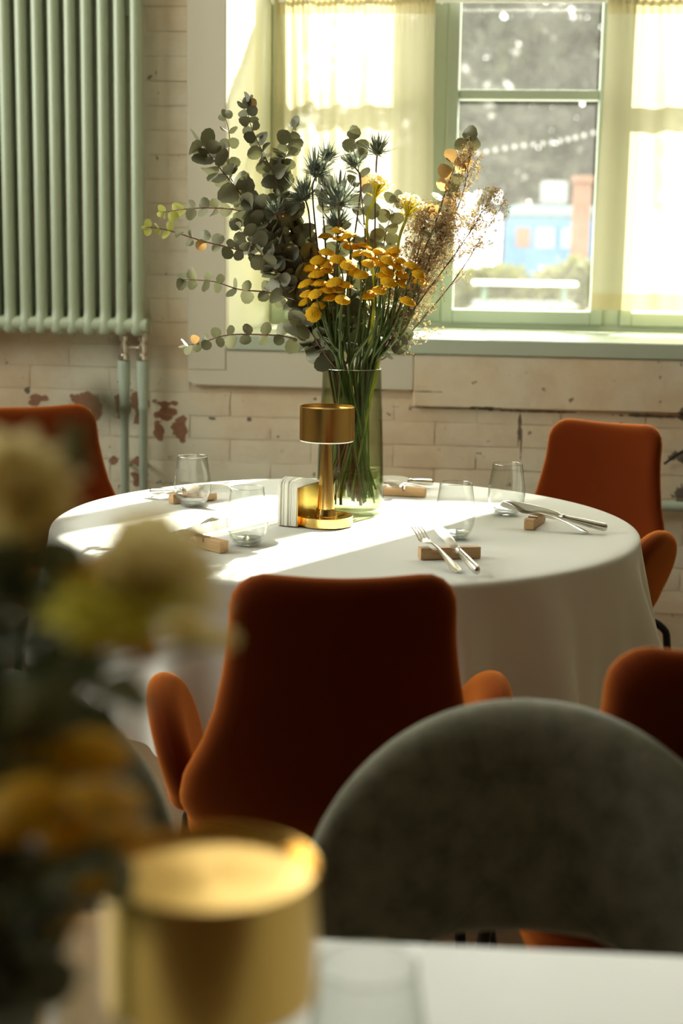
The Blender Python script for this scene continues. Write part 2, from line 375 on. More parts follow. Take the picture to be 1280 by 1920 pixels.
# mortar face and bricks, where the photograph shows them
def face_patch(x0, x1, z0, z1): return (x0, x1, z0, z1)
mort = G().box(-2.6, L0 - .0, WY - .0195, WY - .0005, 0, 3.8).box(L0, L1 + .5, WY - .0195, WY - .0005, 0, 1.018)
struct(mort.obj('mortar', M['mortar'], wall, smooth=False))
random.seed(3)
PH = .0735
bm_var = []
for k in range(4):
    g = G(); Lb, Hb, D = .2585, .0717, .024
    nx, nz = 7, 3; vs = []; fs = []
    for i in range(nx + 1):
        for j in range(nz + 1):
            x = -Lb / 2 + Lb * i / nx; z = -Hb / 2 + Hb * j / nz; ed = (i in (0, nx)) + (j in (0, nz))
            vs.append((x + random.uniform(-.002, .002), (.0013 if ed else 0) + (.002 if ed == 2 else 0) + random.uniform(-.0008, .0008), z + random.uniform(-.0012, .0012)))
    for i in range(nx):
        for j in range(nz):
            a = i * (nz + 1) + j; fs.append((a, a + nz + 1, a + nz + 2, a + 1))
    b = len(vs); rim = [i * (nz + 1) for i in range(nx + 1)] + [nx * (nz + 1) + j for j in range(1, nz + 1)] + [i * (nz + 1) + nz for i in range(nx - 1, -1, -1)] + [j for j in range(nz - 1, 0, -1)]
    for r_ in rim: vs.append((vs[r_][0], D, vs[r_][2]))
    for i in range(len(rim)): j = (i + 1) % len(rim); fs.append((rim[i], b + i, b + j, rim[j]))
    bm_var.append(g.add(vs, fs).mesh('brick', M['brick'], True, 60))
nb = 0
for row in range(3, 31):
    z = row * PH + PH / 2
    off = (row % 2) * .13
    for c in range(-8, 10):
        x = c * .2605 + off
        if x < -1.62 or x > 2.1: continue
        if z > 1.0 and x + .13 > -.66: 
            if x - .13 > -.66: continue
            wx = -.655 - (x - .13)
            if wx < .04: continue
            o = link('brick', bm_var[nb % 4], wall); o.scale = (wx / .2605, 1, 1); o.location = (x - .13 + wx / 2, WY - .0245 + random.uniform(-.001, .0015), z); nb += 1; continue
        if .905 < z and x > -.68 and x < -.0: continue
        if .87 < z and x > -.0: continue
        if z > .99: 
            if x > -.5: continue
        o = link('brick', bm_var[nb % 4], wall); o.location = (x, WY - .0245 + random.uniform(-.0012, .0018), z); o.rotation_euler = (0, random.uniform(-.004, .004), 0); nb += 1
# smooth plaster band round the window, proud of the bricks
g = G(); prism(g, [(-.653, WY - .045), (L0, WY - .045), (L0, WY - .0095), (-.653, WY - .0095)], .955, 3.8)
g2 = [(-.653, .955), (-.653, .93), (-.648, .915), (-.635, .907), (.06, .907), (.06, 1.0195), (-.53, 1.0195), (-.53, .955)]
n = len(g2); g.add([(x, WY - .045, z) for x, z in g2] + [(x, WY - .0095, z) for x, z in g2], [tuple(range(n)), tuple(range(2 * n - 1, n - 1, -1))] + [(i, n + i, n + (i + 1) % n, (i + 1) % n) for i in range(n)])
bev(struct(g.obj('trim_1', M['plaster'], smooth=False)), .004)
bev(struct(G().box(.0605, L1 + .1, WY - .0445, WY - .0005, .858, 1.0195).obj('trim_2', M['brick'], smooth=False)), .004)

# ------------------------------------------------------------------ window
def make_window(name, dx):
    t = link(name, None); struct(t); X = lambda v: v + dx
    y0, y1 = GY - .035, GY + .04
    g = G(); g.box(X(WX0), X(-.425), y0, y1, WZ0, 3.32).box(X(1.449), X(WX1), y0, y1, WZ0, 3.32)
    g.box(X(-.425), X(1.449), y0, y1, WZ0, 1.095).box(X(-.425), X(1.449), y0, y1, 3.26, 3.32)
    for a in (.06, .668): g.box(X(a), X(a + .06), y0, y1, 1.095, 3.26)
    bev(g.obj('window_frame', M['green'], t, smooth=False), .004)
    for (a, b) in ((-.425, .06), (.12, .668), (.728, 1.449)):
        s = G(); st = .04; ya, yb = GY - .048, GY + .02
        s.box(X(a), X(a + st), ya, yb, 1.095, 3.26).box(X(b - st), X(b), ya, yb, 1.095, 3.26)
        s.box(X(a + st), X(b - st), ya, yb, 1.095, 1.14).box(X(a + st), X(b - st), ya, yb, 3.21, 3.26)
        s.box(X(a + st), X(b - st), ya + .008, yb, 1.841, 1.873)
        so = bev(s.obj('sash', M['green'], t, smooth=False), .004)
        for (z0, z1) in ((1.14, 1.841), (1.873, 3.21)):
            G().box(X(a + st), X(b - st), GY - .002, GY + .002, z0, z1).obj('pane', M['pane'], so, smooth=False)
    return t
win = make_window('window_1', 0)
G().tube([(.072, GY - .052, 1.565), (.072, GY - .075, 1.565), (.072, GY - .080, 1.545), (.072, GY - .080, 1.475), (.072, GY - .075, 1.455), (.072, GY - .052, 1.455)], .006, 8).obj('window_handle', M['green'], win)
bev(G().box(L0 + .0, L1, WY - .052, GY - .036, 1.0205, 1.07).obj('window_sill', M['green'], win, smooth=False), .005)
w2 = struct(link('added_fill_window', None)); g = G()  # added window, never in view, put in for its fill light
for k in range(4):
    y = SY0 + .035 + (SY1 - SY0 - .07) * k / 3; g.box(SX - .11, SX - .05, y - .035, y + .035, SZ0, SZ1)
for z in (SZ0 + .03, 2.5, SZ1 - .03): g.box(SX - .105, SX - .055, SY0, SY1, z - .03, z + .03)
g.obj('window_frame', M['green'], w2, smooth=False)
for k in range(3):
    y = SY0 + .035 + (SY1 - SY0 - .07) * k / 3; G().box(SX - .082, SX - .078, y + .03, y + (SY1 - SY0 - .07) / 3 - .03, SZ0, SZ1).obj('pane', M['pane'], w2, smooth=False)

# curtains on a rod
rodz = 2.148; RY = GY - .105
rod = thing('curtain_rod', 'slim white curtain rod across the window above both sheer curtains', 'curtain rod', (0, RY, rodz))
G().tube([(-.47, 0, 0), (1.494, 0, 0)], .0065, 12).obj('rod', M['white'], rod)
for x in (-.47, .095, .70, 1.49):
    g = G(); g.tube([(x, .0, 0), (x, .055, 0)], .004, 8); g.obj('bracket', M['white'], rod)
def curtain(label, x0, x1, zb, seed, amp):
    t = thing('sheer_curtain', label, 'curtain', (0, RY, 0))
    def sheet(z0, z1, ny, off=0.):
        g = G(); nx = 260; vs = []; fs = []
        for i in range(nx + 1):
            u = i / nx; x = x0 + (x1 - x0) * u
            for j in range(ny + 1):
                z = z0 + (z1 - z0) * j / ny; k = (rodz + .01 - z)
                a = amp(u) * min(1, .35 + k * 1.3)
                d = a * (math.sin(u * 34 + seed + .8 * math.sin(z * 2 + seed)) + .5 * math.sin(u * 71 + seed * 2 + z * .8) + .3 * math.sin(u * 13 + z * 3))
                gth = .004 * math.sin(u * 190 + seed) * max(0, 1 - k * 9)
                vs.append((x + .006 * math.sin(z * 4 + u * 9), d * .75 + gth + off - .011, z))
        for i in range(nx):
            for j in range(ny): a_ = i * (ny + 1) + j; fs.append((a_, a_ + ny + 1, a_ + ny + 2, a_ + 1))
        return g.add(vs, fs)
    sheet(zb + .055, 2.105, 20).obj('curtain_panel', M['curtain'], t)
    sheet(2.105, rodz + .016, 6, 0).obj('heading', M['hem'], t)
    sheet(zb, zb + .055, 3, -.001).obj('hem', M['hem'], t)
    return t
curtain('sheer cream curtain with loose folds behind the bouquet', -.462, .083, 1.150, 1.0, lambda u: .026 * max(0, 1.1 - u) ** 1.5 + .002)
curtain('sheer cream curtain hanging at the window edge beyond the velvet chair',   .632, 1.48, 1.150, 4.0, lambda u: .004 + .022 * u)

# ------------------------------------------------------------------ radiator on the left
rad = thing('column_radiator', 'tall sage green column radiator on the brick wall', 'radiator', (0, 0, 0))
RYF, RYB = 1.435, 1.485
xs = [-.796 - .0507 * k for k in range(13)]
tb_f = G().tube([(0, 0, 1.10), (0, 0, 2.75)], .0172, 16).mesh('tube', M['rad'])
for k, x in enumerate(xs):
    for y in (RYF, RYB):
        o = link('tube', tb_f, rad); o.location = (x, y, 0)
        if y == RYB: o.scale = (.7, .7, 1); o.location.z = 1.10 * 0.0 
GH = {1: G(), -1: G()}
for k, x in enumerate(xs):
    # each section: an egg-shaped foot joining front and rear tube
    for (zz, s) in ((1.095, 1), (2.755, -1)):
        nn = 14; g = GH[s]
        g.lathe([(0, -.034), (.014, -.032), (.0215, -.024), (.0248, -.010), (.0244, .004), (.0215, .018), (.0185, .030), (.0172, .045), (0, .045)], nn,
                Matrix.Translation((x, RYF, zz)) @ Matrix.Scale(s, 4, (0, 0, 1)))
        g.box(x - .0235, x + .0235, RYF, RYB + .01, zz - .022, zz + .018)
GH[1].tube([(xs[-1] - .028, 1.436, 1.094), (xs[0] + .030, 1.436, 1.094)], .0232, 16); GH[1].tube([(xs[-1] - .028, 1.475, 1.094), (xs[0] + .030, 1.475, 1.094)], .0232, 16)
GH[-1].tube([(xs[-1] - .028, 1.46, 2.752), (xs[0] + .026, 1.46, 2.752)], .0245, 16)
for g in GH.values(): g.obj('header', M['rad'], rad, angle=60)
for z in (1.175, 2.02, 2.6):
    for x in (xs[0] - .026, xs[9] - .026):
        G().box(x - .008, x + .008, RYF + .02, WY - .024, z, z + .05).obj('wall_bracket', M['rad'], rad, smooth=False)
for x in (-.847, -.787):
    v = G(); T = Matrix.Translation((x, 1.46, 0))
    v.lathe([(0, 1.075), (.013, 1.075), (.013, 1.062), (.0175, 1.060), (.0175, 1.046), (.010, 1.044), (.010, 1.036), (.0165, 1.034), (.0165, 1.012), (.011, 1.010), (.011, 1.003), (.0175, 1.001), (.0175, .986), (.012, .984), (0, .984)], 16, T)
    v.obj('valve', M['chrome'], rad, angle=30)
G().tube([(-.832, 1.46, 1.024), (-.802, 1.46, 1.024)], .004, 8).obj('valve_link', M['chrome'], rad)
for i, x in enumerate((-.847, -.787)):
    t = thing('heating_pipe', ['left of two sage green heating pipes under the radiator', 'right of two sage green heating pipes under the radiator'][i], 'pipe', (x, 1.46, 0))
    G().lathe([(0, .983), (.0195, .983), (.020, .93), (.018, .90), (.0165, .87), (.0155, .845), (.0165, .842), (.0165, .83), (.0135, .826), (.0135, 0), (0, 0)], 18).obj('pipe', M['pipe'], t, angle=50)
    G().tube([(0, 0, .645), (0, .066, .645)], .006, 8).obj('pipe_clip', M['pipe'], t)
pipe = G().tube([(-.75, 1.49, .56), (1.6, 1.49, .575), (2.7, 1.49, .575)], .016, 14).obj('wall_pipe', M['pipe'])
tag(pipe, 'sage green horizontal pipe running along the wall behind the velvet chair', 'pipe')
cab = G().tube(curve([(.84, 1.505, .70), (.90, 1.503, .745), (1.0, 1.503, .80), (1.25, 1.503, .82), (1.6, 1.503, .81)], 20), .004, 8).obj('cable', M['black'])
tag(cab, 'black cable sagging across the wall behind the far velvet chair', 'cable')

# ------------------------------------------------------------------ round table and its cloth
TZ = .760
tab = thing('round_table', 'round dining table hidden under the white tablecloth', 'table', (0, 0, 0))
G().lathe([(0, TZ - .03), (.60, TZ - .03), (.605, TZ - .025), (.605, TZ - .006), (.60, TZ - .001), (0, TZ - .001)], 64).obj('tabletop', M['oak'], tab)
G().lathe([(0, .03), (.06, .03), (.05, .06), (.04, .12), (.04, .68), (.09, .729), (0, .729)], 24).obj('pedestal', M['black'], tab)
G().lathe([(0, 0), (.30, 0), (.30, .02), (.06, .03), (0, .03)], 40).obj('base', M['black'], tab)
g = G(); NA = 240; vs = [(0, 0, TZ + .002)]; fs = []
def fold(a):
    return (.5 * math.sin(a * 15 + .6) + .32 * math.sin(a * 23 + 2.1) + .30 * math.sin(a * 9 + 4.0) + .15 * math.sin(a * 38 + 1.))
def drop(a):      # length of the overhang: longest at four soft corners of the cloth
    return .245 + .085 * max(0, math.cos(a + R(50))) + .04 * max(0, math.cos(a + R(140))) ** 3 + .012 * math.sin(a * 3)
rows = []
for s in (.2, .45, .65, .8, .9, .96, .985): rows.append(('t', s))
for q in (.35, .7, 1.0): rows.append(('r', q))
for d in (.04, .1, .18, .28, .4, .52, .64, .76, .88, 1.0): rows.append(('d', d))
RT = .612
for kind, q in rows:
    for i in range(NA):
        a = 2 * PI * i / NA; ca, sa = math.cos(a), math.sin(a)
        if kind == 't': r_ = RT * q; z = TZ + .003 + .0012 * noise.noise(Vector((ca * q * 3, sa * q * 3, 1)))
        elif kind == 'r':
            th = q * PI / 2; r_ = RT + .013 * math.sin(th); z = TZ + .003 - .013 * (1 - math.cos(th))
        else:
            h = drop(a); am = .054 * min(1, q * 1.25) ** 1.1
            r_ = RT + .013 + .012 * q + am * (fold(a) + .45); z = TZ - .010 - h * q
        vs.append((r_ * ca, r_ * sa, z))
K = len(rows)
for i in range(NA): fs.append((0, 1 + i, 1 + (i + 1) % NA))
for k in range(K - 1):
    for i in range(NA):
        j = (i + 1) % NA; fs.append((1 + k * NA + i, 1 + (k + 1) * NA + i, 1 + (k + 1) * NA + j, 1 + k * NA + j))
tc = g.add(vs, fs).obj('tablecloth', M['cloth'], angle=180); subd(tc, 1)
tag(tc, 'white linen tablecloth draped in folds over the round table', 'tablecloth')
TOP = TZ + .0045

# ------------------------------------------------------------------ burnt orange velvet armchairs
def sym(o): return o + [(-x, y) for x, y in reversed(o)]
def arc(cx, cy, r, a0, a1, n): return [(cx + r * math.cos(R(a0 + (a1 - a0) * i / n)), cy + r * math.sin(R(a0 + (a1 - a0) * i / n))) for i in range(n + 1)]
def make_armchair(name, label):
    t = thing(name, label, 'chair')
    # outline of the tall back: x half width, z height
    right = [(.10, .400), (.18, .415), (.228, .445), (.245, .49), (.236, .545), (.210, .60), (.189, .66), (.177, .72), (.169, .775)] + arc(.113, .826, .054, -3, 82, 8) + [(.09, .878), (.045, .8755), (0, .8745)]
    out = sym(right)
    # resample evenly
    pts = out + [out[0]]; L = [0]
    for a, b in zip(pts, pts[1:]): L.append(L[-1] + math.dist(a, b))
    ev = []; k = 0; NN = 88
    for i in range(NN):
        s = L[-1] * i / NN
        while L[k + 1] < s: k += 1
        f = (s - L[k]) / max(1e-9, L[k + 1] - L[k]); ev.append((pts[k][0] + (pts[k + 1][0] - pts[k][0]) * f, pts[k][1] + (pts[k + 1][1] - pts[k][1]) * f))
    def fb(u, v, n):
        lean = -.225 - (v - .45) * .16 + .05 * math.exp(-((v - .40) / .07) ** 2)
        curl = .95 * u * u * (1.0 + .8 * max(0, .62 - v) * 4)
        return (u, lean + curl + n, v)
    g = G(); pillow(g, ev, .052, .030, fb)
    g.obj('backrest', M['velvet'], t, angle=180)
    # seat
    se = []
    for i in range(64):
        a = 2 * PI * i / 64; c, s_ = math.cos(a), math.sin(a); p = 2 / 3.6
        se.append((.235 * math.copysign(abs(c) ** p, c), .225 * math.copysign(abs(s_) ** p, s_)))
    g = G(); pillow(g, se, .105, .05, lambda u, v, n: (u, v - .005, .425 + n + .04 * u * u / .055 * .4))
    g.obj('seat', M['velvet'], t, angle=180)
    # petal arms
    for sx in (1, -1):
        ol = []
        for i in range(48):
            a = 2 * PI * i / 48; c, s_ = math.cos(a), math.sin(a); rx = .108 if c > 0 else .165
            ol.append((rx * c, .108 * s_ * (1.0 if s_ > 0 else 1.1)))
        def fa(u, v, n, sx=sx):
            return (sx * (.240 + .24 * max(0, v + .05) - .5 * min(0, u + .02) ** 2 * 1.2 + n - .16 * max(0, u) ** 2 * 4), .028 + u - .03 * v / .1, .537 + v + (.12 * u))
        g = G(); pillow(g, ol, .058, .032, fa); g.obj('armrest', M['velvet'], t, angle=180)
    for sx in (1, -1):
        for sy in (1, -1):
            G().tube(curve([(sx * .10, sy * .09, .385), (sx * .17, sy * .14, .378), (sx * .232, sy * .175, .345), (sx * .245, sy * .185, .28), (sx * .272, sy * .22, .006)], 18), .0105, 10).obj('leg', M['black'], t)
    G().box(-.13, .13, -.13, .13, .366, .379).obj('seat_plate', M['black'], t, smooth=False)
    return t
ch0 = make_armchair('velvet_armchair', 'burnt orange velvet armchair seen from behind, tucked under the near side of the round table')
ch0.location = (.055, -.775, 0); ch0.rotation_euler = (0, 0, R(10))
def place(src, label, x, y, rz):
    o = copy_tree(src); o.location = (x, y, 0); o.rotation_euler = (0, 0, rz); o['label'] = label; return o
for (lab, bx, by, rz) in (
    ('burnt orange velvet armchair with its back to the wall, right of the table', .635, 1.05, R(180 - 28)),
    ('burnt orange velvet armchair behind the blurred bouquet, below the radiator', -1.005, 1.06, R(180 + 38)),
    ('burnt orange velvet armchair cut by the frame edge, behind the large grey chair', .622, -1.395, R(7))):
    # bx, by: where the top of the back stands
    ox = bx - math.sin(-rz) * (-.295); oy = by + math.cos(rz) * .295
    ox = bx + (-math.sin(rz)) * .295
    place(ch0, lab, ox, oy, rz)
for o in [x for x in C.objects if x.get('category') == 'chair']: o['group'] = 'velvet armchairs round the table'

# ------------------------------------------------------------------ grey round-backed chairs
def make_grey(name, label):
    t = thing(name, label, 'chair')
    outl = [(.254, .56), (.257, .60), (.253, .635)]
    for i in range(1, 13):
        a = R(6 + 84 * i / 12); outl.append((.252 * math.cos(a) ** .95 if a < R(89.9) else 0, (.63 + .208) * 0 + .63 + .206 * math.sin(a) ** 1.0))
    right = [(.0, .572), (.08, .570), (.13, .556), (.16, .53), (.19, .51), (.228, .51), (.246, .53)] + outl
    right = [p for p in right]
    out = right + [(-x, y) for x, y in reversed(right) if x > 1e-6]
    pts = out + [out[0]]; L = [0]
    for a, b in zip(pts, pts[1:]): L.append(L[-1] + math.dist(a, b))
    ev = []; k = 0; NN = 110
    for i in range(NN):
        s = L[-1] * i / NN
        while L[k + 1] < s: k += 1
        f = (s - L[k]) / max(1e-9, L[k + 1] - L[k]); ev.append((pts[k][0] + (pts[k + 1][0] - pts[k][0]) * f, pts[k][1] + (pts[k + 1][1] - pts[k][1]) * f))
    g = G(); pillow(g, ev, .068, .045, lambda u, v, n: (u, -.235 - (v - .5) * .12 + 1.5 * u * u + n, v)); g.obj('backrest', M['grey'], t, angle=180)
    for sx in (1, -1):
        G().tube(curve([(sx * .215, -.17, .56), (sx * .222, -.155, .50), (sx * .205, -.12, .44), (sx * .17, -.08, .41)], 12), [.036, .038, .040, .040, .040, .04, .04, .04, .04, .04, .04, .038, .03], 14).obj('back_support', M['grey'], t)
    se = []
    for i in range(64):
        a = 2 * PI * i / 64; c, s_ = math.cos(a), math.sin(a); p = 2 / 2.7
        se.append((.245 * math.copysign(abs(c) ** p, c), .225 * math.copysign(abs(s_) ** p, s_)))
    g = G(); pillow(g, se, .09, .045, lambda u, v, n: (u, v, .43 + n)); g.obj('seat', M['grey'], t, angle=180)
    for sx in (1, -1):
        for sy in (1, -1):
            G().tube([(sx * .17, sy * .15, .40), (sx * .215, sy * .20, .0)], [.015, .009], 10).obj('leg', M['black'], t)
    return t
gc = make_grey('grey_chair', 'large grey fabric chair with a round back, right of the near brass lamp')
gc.location = (.372, -1.76, 0); gc.rotation_euler = (0, 0, R(180 + 3)); gc['group'] = 'grey round backed chairs'
o = copy_tree(gc); o['label'] = 'grey fabric chair with a round back, partly behind the blurred flowers'; o.location = (-.275, -1.74, 0); o.rotation_euler = (0, 0, R(180 + 2))

# ------------------------------------------------------------------ near table
nt = thing('white_table', 'white topped table across the near edge, blurred', 'table', (.30, -2.36, 0), R(1.7))
bev(G().box(-.75, .75, -.40, .40, .735, TOP - .001).obj('tabletop', M['fgtop'], nt, smooth=False), .004)
for sx in (1, -1):
    for sy in (1, -1): G().tube([(sx * .66, sy * .33, 0), (sx * .66, sy * .33, .7345)], .02, 12).obj('leg', M['black'], nt)

# ------------------------------------------------------------------ tumblers
def make_tumbler(label):
    t = thing('glass_tumbler', label, 'glass')
    pr = [(0, .002), (.022, .001), (.0265, .003), (.033, .014), (.0395, .028), (.0415, .042), (.0405, .060), (.0375, .082), (.0340, .104), (.0332, .1125)]
    inn = [(.0322, .1125), (.0330, .104), (.0365, .082), (.0394, .060), (.0404, .042), (.0384, .029), (.032, .0185), (.022, .0125), (0, .011)]
    G().lathe(pr, 48).lathe(inn, 48).obj('bowl', M['glass'], t, angle=70)
    G().lathe([(.0332, .1125), (.03325, .1133), (.0327, .1138), (.0322, .1133), (.0322, .1125)], 48).lathe([(0, .0035), (.020, .003), (.0255, .006), (.0285, .014), (.020, .0105), (0, .0095)], 32).obj('rim', M['glassrim'], t, angle=70)
    return t
tum = make_tumbler('empty glass tumbler at the front left, beside the wooden rest facing the viewer')
GP = {'g2': (-.164, -.297), 'g1': (-.356, .115), 'g3': (.239, -.156), 'g4': (.344, .146)}
tum.location = (*GP['g2'], TOP); tum['group'] = 'empty tumblers on the tables'
def tumb(label, x, y, z=TOP):
    o = copy_tree(tum); o.location = (x, y, z); o['label'] = label; return o
tumb('empty glass tumbler at the back left in full sun, nearest the pipes', *GP['g1'])
tumb('empty glass tumbler directly behind the near oak rest with fork and knife', *GP['g3'])
tumb('empty glass tumbler at the right, behind the raised knife blade', *GP['g4'])
p = atz(690, 1815, .875); tumb('blurred glass tumbler on the near white table, right of the brass lamp', p.x, p.y)
p = atz(200, 1790, .875); tumb('blurred glass tumbler on the near white table beside the kraft menu edge', p.x, p.y)

# ------------------------------------------------------------------ wooden rests and cutlery
def make_rest(label):
    t = thing('cutlery_rest', label, 'cutlery rest')
    prof = [(-.059, 0), (.059, 0), (.059, .022), (.010, .022), (.010, .013), (.004, .013), (.004, .022), (-.020, .022), (-.023, .018), (-.036, .018), (-.039, .022), (-.059, .022)]
    n = len(prof); g = G(); g.add([(x, -.0105, z) for x, z in prof] + [(x, .0105, z) for x, z in prof], [tuple(range(n)), tuple(range(2 * n - 1, n - 1, -1))] + [((i + 1) % n, i, n + i, n + (i + 1) % n) for i in range(n)])
    bev(g.obj('block', M['oak'], t, smooth=False), .0008); return t
rest0 = make_rest('oak cutlery rest at the near side of the cloth, in front of a tumbler')
def make_knife(label):        # along +x from handle end (0) to tip (.235); blade stands on edge
    t = thing('table_knife', label, 'knife')
    up = [(.100, .0050), (.108, .0085), (.13, .0108), (.17, .0112), (.205, .0090), (.225, .0045), (.234, -.002)]
    lo = [(.236, -.007), (.228, -.0095), (.20, -.0105), (.15, -.0105), (.115, -.009), (.100, -.0050)]
    ol = up + lo; n = len(ol); g = G(); vs = []
    for th in (-1, 1):
        for (x, z) in ol: vs.append((x, th * (.0011 if z > 0 else .0004), z))
    g.add(vs, [tuple(range(n)), tuple(range(2 * n - 1, n - 1, -1))] + [((i + 1) % n, i, n + i, n + (i + 1) % n) for i in range(n)])
    g.obj('blade', M['steel'], t, angle=50)
    g = G(); g.tube([(.0, 0, 0), (.002, 0, 0), (.008, 0, 0), (.05, 0, 0), (.085, 0, 0), (.092, 0, 0), (.0935, 0, 0), (.097, 0, 0), (.1, 0, 0), (.104, 0, 0)], [.005, .0075, .0088, .0080, .0062, .0058, .0072, .0072, .0052, .0042], 14)
    for v in g.v: v.y *= .8
    g.obj('handle', M['steel'], t, angle=50); return t
def make_fork(label):         # along +x from handle end (0) to tines (.2), arched
    t = thing('table_fork', label, 'fork')
    def zc(x): return .006 * math.sin(x / .2 * PI) * 1.2 - .010 * math.exp(-((x - .145) / .022) ** 2) + (.10 * max(0, x - .155))
    g = G(); sec = [(0, .0045), (.004, .009), (.012, .0105), (.03, .009), (.06, .0055), (.09, .0038), (.115, .0034), (.128, .0045), (.138, .009), (.148, .0118), (.155, .0122)]
    vs = []; fs = []
    for (x, hw) in sec:
        z = zc(x); vs += [(x, -hw, z), (x, -hw * .5, z + .0016), (x, hw * .5, z + .0016), (x, hw, z), (x, hw * .5, z - .0012), (x, -hw * .5, z - .0012)]
    for k in range(len(sec) - 1):
        for j in range(6): fs.append((k * 6 + j, k * 6 + (j + 1) % 6, (k + 1) * 6 + (j + 1) % 6, (k + 1) * 6 + j))
    fs.append((5, 4, 3, 2, 1, 0)); fs.append(tuple((len(sec) - 1) * 6 + j for j in range(6)))
    g.add(vs, fs); g.obj('handle', M['steel'], t, angle=60)
    for k in range(4):
        y = (-1.5 + k) * .0066; pts = [(x, y, zc(x)) for x in (.153, .165, .18, .192, .2)]
        G().tube(pts, [.0018, .0016, .0015, .0013, .0006], 6).obj('tine', M['steel'], t)
    return t
kn0 = make_knife('table knife leaning across the oak rest at the near side, handle towards the near chair')
fk0 = make_fork('table fork with upright tines across the oak rest at the near side')
def aim(o, end, tip, up=Vector((0, 0, 1))):      # handle end at `end`, pointing to `tip`
    X = (Vector(tip) - Vector(end)).normalized(); Y = up.cross(X).normalized(); Z = X.cross(Y)
    mm = Matrix.Identity(4)
    for i in range(3): mm[i][0] = X[i]; mm[i][1] = Y[i]; mm[i][2] = Z[i]; mm[i][3] = end[i]
    o.matrix_world = mm
def ext(tip, end, L):         # keep the tip, place the handle end L away
    tip, end = Vector(tip), Vector(end); return tip + (end - tip).normalized() * L
spots = [  # rest (x, y, rot), knife end+tip, fork end+tip, words
    ((.2345, -.358, R(18)), (.290, -.520, TOP + .011), (.196, -.305, .826), (.254, -.490, TOP + .002), (.166, -.318, .812), None),
    ((.405, .022, R(76)), (.552, -.045, TOP + .011), (.322, .03, .812), (.512, -.058, TOP + .002), (.326, .035, .812), 'right side of the cloth'),
    ((-.238, -.345, R(-41)), (-.36, -.435, TOP + .012), (-.195, -.285, .808), (-.36, -.40, TOP + .002), (-.222, -.245, .806), 'front left beside a tumbler'),
    ((-.368, .178, R(44)), (-.478, .225, TOP + .011), (-.28, .13, .806), (-.471, .205, TOP + .002), (-.285, .175, .806), 'back left behind a tumbler'),
    ((.098, .355, R(-6)), (.165, .50, TOP + .011), (.055, .325, .806), (.150, .455, TOP + .002), (.062, .27, .806), 'far side behind the vase'),
]
for i, (rs, ke, kt, fe, ft, wd) in enumerate(spots):
    if i == 0: r_, k_, f_ = rest0, kn0, fk0
    else:
        r_, k_, f_ = copy_tree(rest0), copy_tree(kn0), copy_tree(fk0)
        r_['label'] = 'oak cutlery rest at the ' + wd; k_['label'] = 'table knife on the oak rest at the ' + wd; f_['label'] = 'table fork on the oak rest at the ' + wd
    r_['group'] = 'oak cutlery rests'; k_['group'] = 'table knives'; f_['group'] = 'table forks'
    r_.location = (rs[0], rs[1], TOP); r_.rotation_euler = (0, 0, rs[2]); aim(k_, ke, kt); aim(f_, fe, ft)

# ------------------------------------------------------------------ brass table lamps
def make_lamp(label):
    t = thing('brass_table_lamp', label, 'lamp')
    G().lathe([(0, 0), (.0565, 0), (.0575, .001), (.0575, .0195), (.0565, .0205), (.0545, .0205), (.0535, .0185), (.030, .0175), (0, .0175)], 64).obj('base', M['brass'], t, angle=35)
    G().lathe([(0, .0172), (.0235, .0172), (.0235, .0225), (.0215, .026), (.0215, .033), (.0205, .0345), (0, .0345)], 40).obj('collar', M['brass'], t, angle=35)
    G().lathe([(0, .034), (.0185, .034), (.018, .05), (.0095, .19), (0, .19)], 40).obj('stem', M['brass'], t, angle=35)
    G().lathe([(.0555, .181), (.0575, .181), (.0575, .2505), (.0568, .2512), (.056, .2505), (.0555, .2450), (0, .2445)], 72).lathe([(0, .2435), (.0555, .2435), (.0555, .181)], 72).obj('shade', M['brass'], t, angle=35)
    G().lathe([(0, .1785), (.0555, .1785), (.0568, .180), (.0568, .1815), (.0555, .183), (0, .183)], 64).obj('diffuser', M['diffuser'], t, angle=35)
    G().lathe([(0, .0176), (.0045, .0176), (.0045, .0185), (.004, .019), (0, .019)], 16, Matrix.Translation((-.036, -.012, 0))).obj('switch', M['brass'], t)
    return t
lamp = make_lamp('brushed brass cordless lamp with drum shade in front of the glass vase')
lamp.location = (-.036, -.055, TOP); lamp['group'] = 'brass table lamps'
o = copy_tree(lamp); o['label'] = 'blurred brass table lamp on the near white table'; o.location = (.1645, -2.402, TOP); o.rotation_euler = (0, 0, 1.0)

